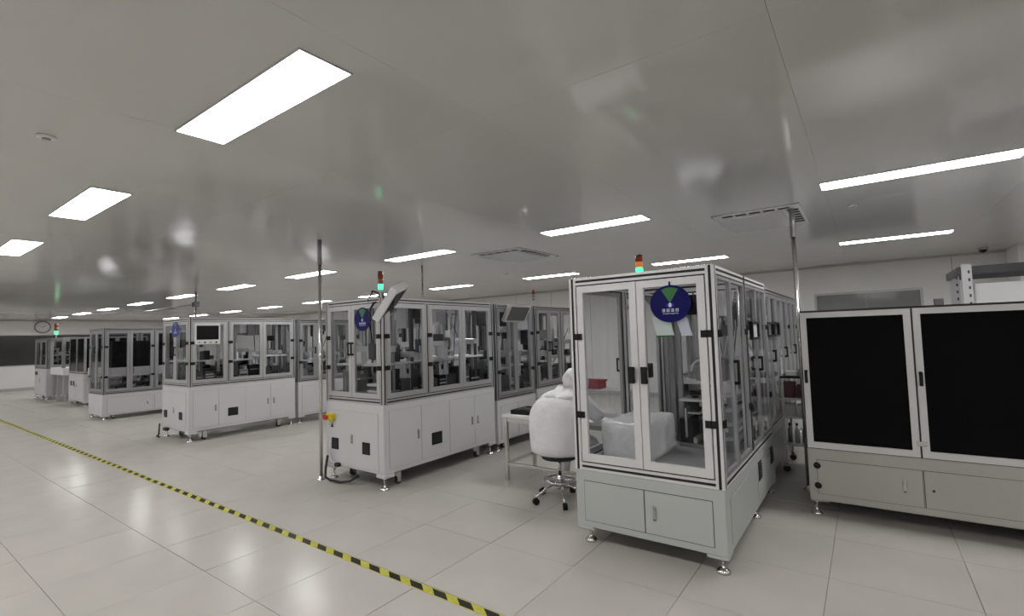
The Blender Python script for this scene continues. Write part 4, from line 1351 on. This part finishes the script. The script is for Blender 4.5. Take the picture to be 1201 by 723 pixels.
pr = thing('person', 'person in white hooded cleanroom suit sitting on a stool at the workbench', 'person', (SX, SY, 0))
V = [(-2.47, 4.09, 0.55),            # 0 pelvis
     (-2.475, 4.08, 0.68),           # 1 waist
     (-2.46, 4.12, 0.84),            # 2 chest
     (-2.43, 4.20, 0.96),            # 3 upper chest
     (-2.40, 4.275, 1.03),           # 4 neck
     (-2.385, 4.33, 1.09),           # 5 head base
     (-2.375, 4.365, 1.16),          # 6 head
     (-2.63, 4.17, 0.945), (-2.75, 4.26, 0.80), (-2.72, 4.41, 0.785), (-2.60, 4.53, 0.765),   # left arm 7..10
     (-2.23, 4.20, 0.945), (-2.14, 4.29, 0.80), (-2.18, 4.43, 0.785), (-2.28, 4.55, 0.765),   # right arm 11..14
     (-2.59, 4.15, 0.53), (-2.63, 4.36, 0.53), (-2.64, 4.50, 0.50), (-2.64, 4.52, 0.30), (-2.64, 4.50, 0.10), (-2.65, 4.62, 0.05),  # left leg 15..20
     (-2.35, 4.15, 0.53), (-2.31, 4.36, 0.53), (-2.30, 4.50, 0.50), (-2.30, 4.52, 0.30), (-2.30, 4.50, 0.10), (-2.29, 4.62, 0.05)]  # right leg 21..26
E_ = [(0, 1), (1, 2), (2, 3), (3, 4), (4, 5), (5, 6), (3, 7), (7, 8), (8, 9), (9, 10), (3, 11), (11, 12), (12, 13), (13, 14),
      (0, 15), (15, 16), (16, 17), (17, 18), (18, 19), (19, 20), (0, 21), (21, 22), (22, 23), (23, 24), (24, 25), (25, 26)]
RR = [(0.19, 0.17), (0.195, 0.165), (0.215, 0.16), (0.15, 0.13), 0.065, 0.075, 0.088,
      0.088, 0.072, 0.055, 0.035, 0.088, 0.072, 0.055, 0.035,
      0.10, 0.09, 0.078, 0.068, 0.05, 0.042, 0.10, 0.09, 0.078, 0.068, 0.05, 0.042]
body = skin(V, E_, RR, 0)
bm = bmesh.new()
bm.from_mesh(body)
for f in bm.faces:
    f.smooth = True
    c = f.calc_center_median()
    f.material_index = 1 if (c.z > 1.06 and c.y > 4.25) else (2 if (c.y > 4.50 and c.z > 0.72) else 0)
# palms and fingers, each finger its own short chain rooted in the palm
for sgn, wx, wy in ((1, -2.60, 4.53), (-1, -2.28, 4.55)):
    P0 = Vector((wx, wy, 0.758))
    D = Vector((0.35 * sgn, 0.94, -0.05)).normalized()
    Sd = Vector((D.y, -D.x, 0))
    chains = [([P0, P0 + D * 0.04, P0 + D * 0.085], [0.03, (0.036), 0.034])]
    for k in range(4):
        o_ = (k - 1.5) * 0.02
        ln = (0.072, 0.082, 0.078, 0.06)[k if sgn > 0 else 3 - k]
        r0 = P0 + D * 0.085 + Sd * o_
        chains.append(([r0 - D * 0.02, r0 + D * ln * 0.45 + Vector((0, 0, 0.012)), r0 + D * ln * 0.8 + Vector((0, 0, 0.0)), r0 + D * ln + Vector((0, 0, -0.018))], [0.0105, 0.0098, 0.009, 0.0075]))
    tb = P0 + D * 0.03 + Sd * (0.03 * sgn)
    chains.append(([tb, tb + D * 0.03 + Sd * (0.025 * sgn), tb + D * 0.06 + Sd * (0.03 * sgn) + Vector((0, 0, -0.008))], [0.014, 0.011, 0.009]))
    for pts, rad in chains:
        me = skin([tuple(p) for p in pts], [(i, i + 1) for i in range(len(pts) - 1)], rad, 0, 1)
        nf = len(bm.faces)
        bm.from_mesh(me)
        bm.faces.ensure_lookup_table()
        for f in bm.faces[nf:]:
            f.smooth = True
            f.material_index = 2
# facial relief: nose, ears
for (x, y, z, rx, ry, rz) in ((-2.365, 4.462, 1.125, 0.016, 0.02, 0.024), (-2.465, 4.38, 1.14, 0.012, 0.02, 0.03), (-2.285, 4.38, 1.14, 0.012, 0.02, 0.03)):
    g = MB().ell(x, y, z, rx, ry, rz, 10)
    vs = [bm.verts.new(v) for v in g.v]
    for f in g.f:
        ff = bm.faces.new([vs[i] for i in f]); ff.smooth = True; ff.material_index = 1
me = bpy.data.meshes.new('body')
bm.to_mesh(me)
bm.free()
for mm in ('cloth', 'skin', 'glove'):
    me.materials.append(MATS[mm])
me.transform(Matrix.Translation(-Vector(pr.location)))
bo = bpy.data.objects.new('body', me)
COL.objects.link(bo)
bo.parent = pr
# hood: shell round the head with a face opening towards the bench, draping onto the shoulders
g = MB()
hc = Vector((-2.378, 4.335, 1.125))
n1, n2 = 22, 12
fd = Vector((0.06, 0.86, -0.5)).normalized()      # where the worker looks
for a in range(n2 + 1):
    t_ = PI * (1 - 0.80 * a / n2)                  # from the back of the head to the rim of the opening
    for i in range(n1):
        p_ = 2 * PI * i / n1
        side = Vector((1, 0, 0)); side = (side - fd * side.dot(fd)).normalized()
        upv = side.cross(fd)
        rr = 0.130 + 0.004 * math.sin(5 * p_ + a)
        q = hc + fd * (rr * 1.08 * math.cos(t_)) + side * (rr * math.sin(t_) * math.cos(p_)) + upv * (rr * 1.02 * math.sin(t_) * math.sin(p_))
        g.v.append(tuple(q))
for a in range(n2):
    for i in range(n1):
        j = (i + 1) % n1
        g.face([a * n1 + i, a * n1 + j, (a + 1) * n1 + j, (a + 1) * n1 + i], 0, True)
ho = g.build('hood', 'cloth', pr)
sd = ho.modifiers.new('thick', 'SOLIDIFY'); sd.thickness = 0.006; sd.offset = 1
# cape of the hood
g = MB()
for a, (r1, r2, z, yy) in enumerate(((0.11, 0.10, 1.085, 4.285), (0.135, 0.125, 1.045, 4.25), (0.17, 0.15, 1.015, 4.22), (0.215, 0.175, 0.99, 4.19))):
    for i in range(26):
        p_ = 2 * PI * i / 26
        g.v.append((-2.42 + r1 * math.cos(p_), yy + r2 * math.sin(p_), z + 0.003 * math.sin(6 * p_)))
for a in range(3):
    for i in range(26):
        j = (i + 1) % 26
        g.face([a * 26 + i, (a + 1) * 26 + i, (a + 1) * 26 + j, a * 26 + j], 0, True)
cp = g.build('hood_cape', 'cloth', pr)
sd = cp.modifiers.new('thick', 'SOLIDIFY'); sd.thickness = 0.006; sd.offset = 0
MB().ell(-2.368, 4.44, 1.075, 0.062, 0.03, 0.045, 14).build('face_mask', 'sign_white', pr)
for x in (-2.40, -2.335):
    MB().ell(x, 4.447, 1.145, 0.014, 0.008, 0.008, 10).build('eye', 'white_plastic', pr)
# loose coverall hanging from the hunched shoulders down over the stool
g = MB()
sec = ((0.15, 0.14, 0.458, -2.475, 4.10), (0.245, 0.21, 0.452, -2.475, 4.10), (0.272, 0.235, 0.49, -2.475, 4.095), (0.278, 0.235, 0.60, -2.475, 4.09),
       (0.282, 0.23, 0.72, -2.475, 4.09), (0.288, 0.225, 0.82, -2.47, 4.105), (0.282, 0.208, 0.91, -2.46, 4.13), (0.245, 0.18, 0.975, -2.445, 4.175), (0.15, 0.135, 1.035, -2.41, 4.24))
NS = 40
for a, (r1, r2, z, cx, cy) in enumerate(sec):
    for i in range(NS):
        p_ = 2 * PI * i / NS
        k = 1 + 0.022 * math.sin(4 * p_ + 0.9 * a) + 0.018 * math.sin(9 * p_ - 1.3 * a) + 0.008 * math.sin(17 * p_ + 2 * a)
        g.v.append((cx + r1 * k * math.cos(p_), cy + r2 * k * math.sin(p_), z + (0.01 * math.sin(3 * p_) if a > 1 else 0)))
for a in range(len(sec) - 1):
    for i in range(NS):
        j = (i + 1) % NS
        g.face([a * NS + i, a * NS + j, (a + 1) * NS + j, (a + 1) * NS + i], 0, True)
g.face(list(reversed(range(NS))))
g.face([(len(sec) - 1) * NS + i for i in range(NS)])
cv = g.build('coverall', 'cloth', pr)
sb = cv.modifiers.new('smooth', 'SUBSURF'); sb.levels = sb.render_levels = 1
for x in (-2.645, -2.295):
    g = MB().ell(x, 4.575, 0.05, 0.055, 0.135, 0.05, 16)
    g.v = [(a, b, max(c, 0.0)) for a, b, c in g.v]
    g.build('shoe_cover', 'cloth', pr)

# ------------------------------------------------------------------ trolley between the lines
t = thing('parts_trolley', 'open shelved trolley between the glass line and the machine with black doors', 'trolley', (-0.55, 6.5, 0))
for xx in (-0.80, -0.30):
    for yy in (6.22, 6.78):
        B('post', 'light_metal', t, xx - 0.012, xx + 0.012, yy - 0.012, yy + 0.012, 0.10, 1.06)
        MB().cyl((xx, yy - 0.012, 0.035), (xx, yy + 0.012, 0.035), 0.035, n=14).build('castor', 'rubber', t)
        B('castor_fork', 'chrome', t, xx - 0.02, xx + 0.02, yy - 0.018, yy + 0.018, 0.06, 0.10)
for k, zz in enumerate((0.30, 0.60, 0.80, 1.04)):
    B('shelf', 'black_plastic' if k == 3 else 'light_metal', t, -0.82, -0.28, 6.20, 6.80, zz - 0.012, zz + 0.012, 0.003)
R = random.Random(2)
spec = [(-0.745, 6.30, 0.812, 0.13, 0.16, 0.17, 'maroon', 'dark red parts carton on the trolley shelf under the black top, by the glass line', 'carton'),
        (-0.60, 6.30, 0.812, 0.13, 0.16, 0.14, 'maroon', 'lower dark red carton on the trolley shelf, between two others', 'carton'),
        (-0.455, 6.30, 0.812, 0.13, 0.16, 0.18, 'maroon', 'tall dark red carton on the trolley shelf by the black doors', 'carton'),
        (-0.74, 6.33, 0.612, 0.10, 0.12, 0.13, 'white_plastic', 'white box on the middle trolley shelf next to the glass line', 'box'),
        (-0.62, 6.33, 0.612, 0.10, 0.12, 0.12, 'white_plastic', 'shorter white box in the middle of the trolley shelf', 'box'),
        (-0.50, 6.33, 0.612, 0.10, 0.12, 0.14, 'white_plastic', 'taller white box on the middle trolley shelf near the black doors', 'box'),
        (-0.72, 6.34, 1.052, 0.10, 0.10, 0.05, 'white_plastic', 'small white box on the black trolley top', 'box')]
for (x, y, z, a, b, c, mm, lab, cat) in spec:
    t = thing('parts_carton' if cat == 'carton' else 'parts_box', lab, cat, (x, y, z), None)
    bb = B('box_body', mm, t, x - a / 2, x + a / 2, y - b / 2, y + b / 2, z, z + c * 0.8, 0.003)
    B('box_lid', mm, t, x - a / 2 - 0.003, x + a / 2 + 0.003, y - b / 2 - 0.003, y + b / 2 + 0.003, z + c * 0.8, z + c, 0.003)
for k in range(5):
    x = -0.76 + k * 0.07
    t = thing('spray_bottle' if False else 'bottle', ('slim grey bottle in the row on the lowest trolley shelf', 'slim white bottle in the row on the lowest trolley shelf')[k % 2], 'bottle', (x, 6.3, 0.312), 'bottles on the trolley')
    MB().lathe(x, 6.3, [(0.024, 0.312), (0.024, 0.45), (0.010, 0.48), (0.010, 0.50)], 14).build('bottle_body', 'white_plastic' if k % 2 else 'mid_metal', t)
    MB().lathe(x, 6.3, [(0.013, 0.50), (0.013, 0.525)], 12).build('bottle_cap', 'dark_metal', t)

# ------------------------------------------------------------------ slotted rack behind the black doored machine
t = thing('storage_rack', 'white slotted angle rack with dark top beams behind the machine with black doors', 'rack', (1.55, 6.9, 0))
for xx in (0.79, 2.25):
    for yy in (6.5, 7.3):
        po = MB().box(xx, xx + 0.075, yy, yy + 0.008, 0, 2.16).box(xx, xx + 0.008, yy + 0.008, yy + 0.05, 0, 2.16).build('post', 'white_paint', t)
        for k in range(26):
            B('slot_hole', 'seal', po, xx + 0.045, xx + 0.06, yy - 0.001, yy + 0.004, 0.12 + k * 0.078, 0.15 + k * 0.078)
for yy in (6.515, 7.30):
    B('beam', 'dark_metal', t, 0.865, 2.25, yy, yy + 0.03, 2.06, 2.14, 0.003)
for xx in (0.76, 2.29):
    B('beam', 'dark_metal', t, xx, xx + 0.03, 6.51, 7.35, 2.06, 2.14, 0.003)
for zz in (0.4, 1.1, 1.75):
    B('shelf', 'white_paint', t, 0.80, 2.32, 6.51, 7.34, zz - 0.02, zz, 0.003)
for k in range(4):
    MB().tube([(0.9 + 0.35 * k, 6.53, 2.07), (1.2 + 0.35 * k, 7.3, 2.13)], 0.012, 6).build('brace', 'mid_metal', t)
for k, (x, wd, h_) in enumerate(((1.10, 0.42, 0.22), (1.56, 0.42, 0.25), (2.0, 0.4, 0.21))):
    t = thing('storage_carton', ('white carton on the rack top shelf by the slotted end post', 'tallest white carton on the rack shelf, between two others', 'lowest white carton at the far end of the rack shelf')[k], 'carton', (x, 6.85, 1.75))
    B('carton_body', 'white_plastic', t, x - wd / 2, x + wd / 2, 6.6, 7.1, 1.75, 1.75 + h_, 0.004)
    B('tape_strip', 'mid_metal', t, x - wd / 2 - 0.001, x + wd / 2 + 0.001, 6.83, 6.88, 1.75 + h_, 1.752 + h_)

# duct column and dome camera by the back wall
t = thing('duct_column', 'white square air duct column standing against the back wall', 'duct', (3.0, 11.3, 0))
B('duct_body', 'wall_paint', t, 2.0, 3.4, 10.9, Y1 - 0.03, 0.0, H - 0.0, 0.006)
B('access_panel', 'white_paint', t, 2.3, 2.8, 10.885, 10.9, 1.6, 2.5, 0.003)
t = thing('dome_camera', 'small dark dome camera on the ceiling near the white duct column', 'camera', (1.62, 11.0, H))
MB().lathe(1.62, 11.0, [(0.06, H), (0.06, H - 0.03), (0.055, H - 0.035)], 18).build('mount', 'mid_metal', t)
MB().ell(1.62, 11.0, H - 0.04, 0.05, 0.05, 0.045, 16).build('dome', 'screen', t)
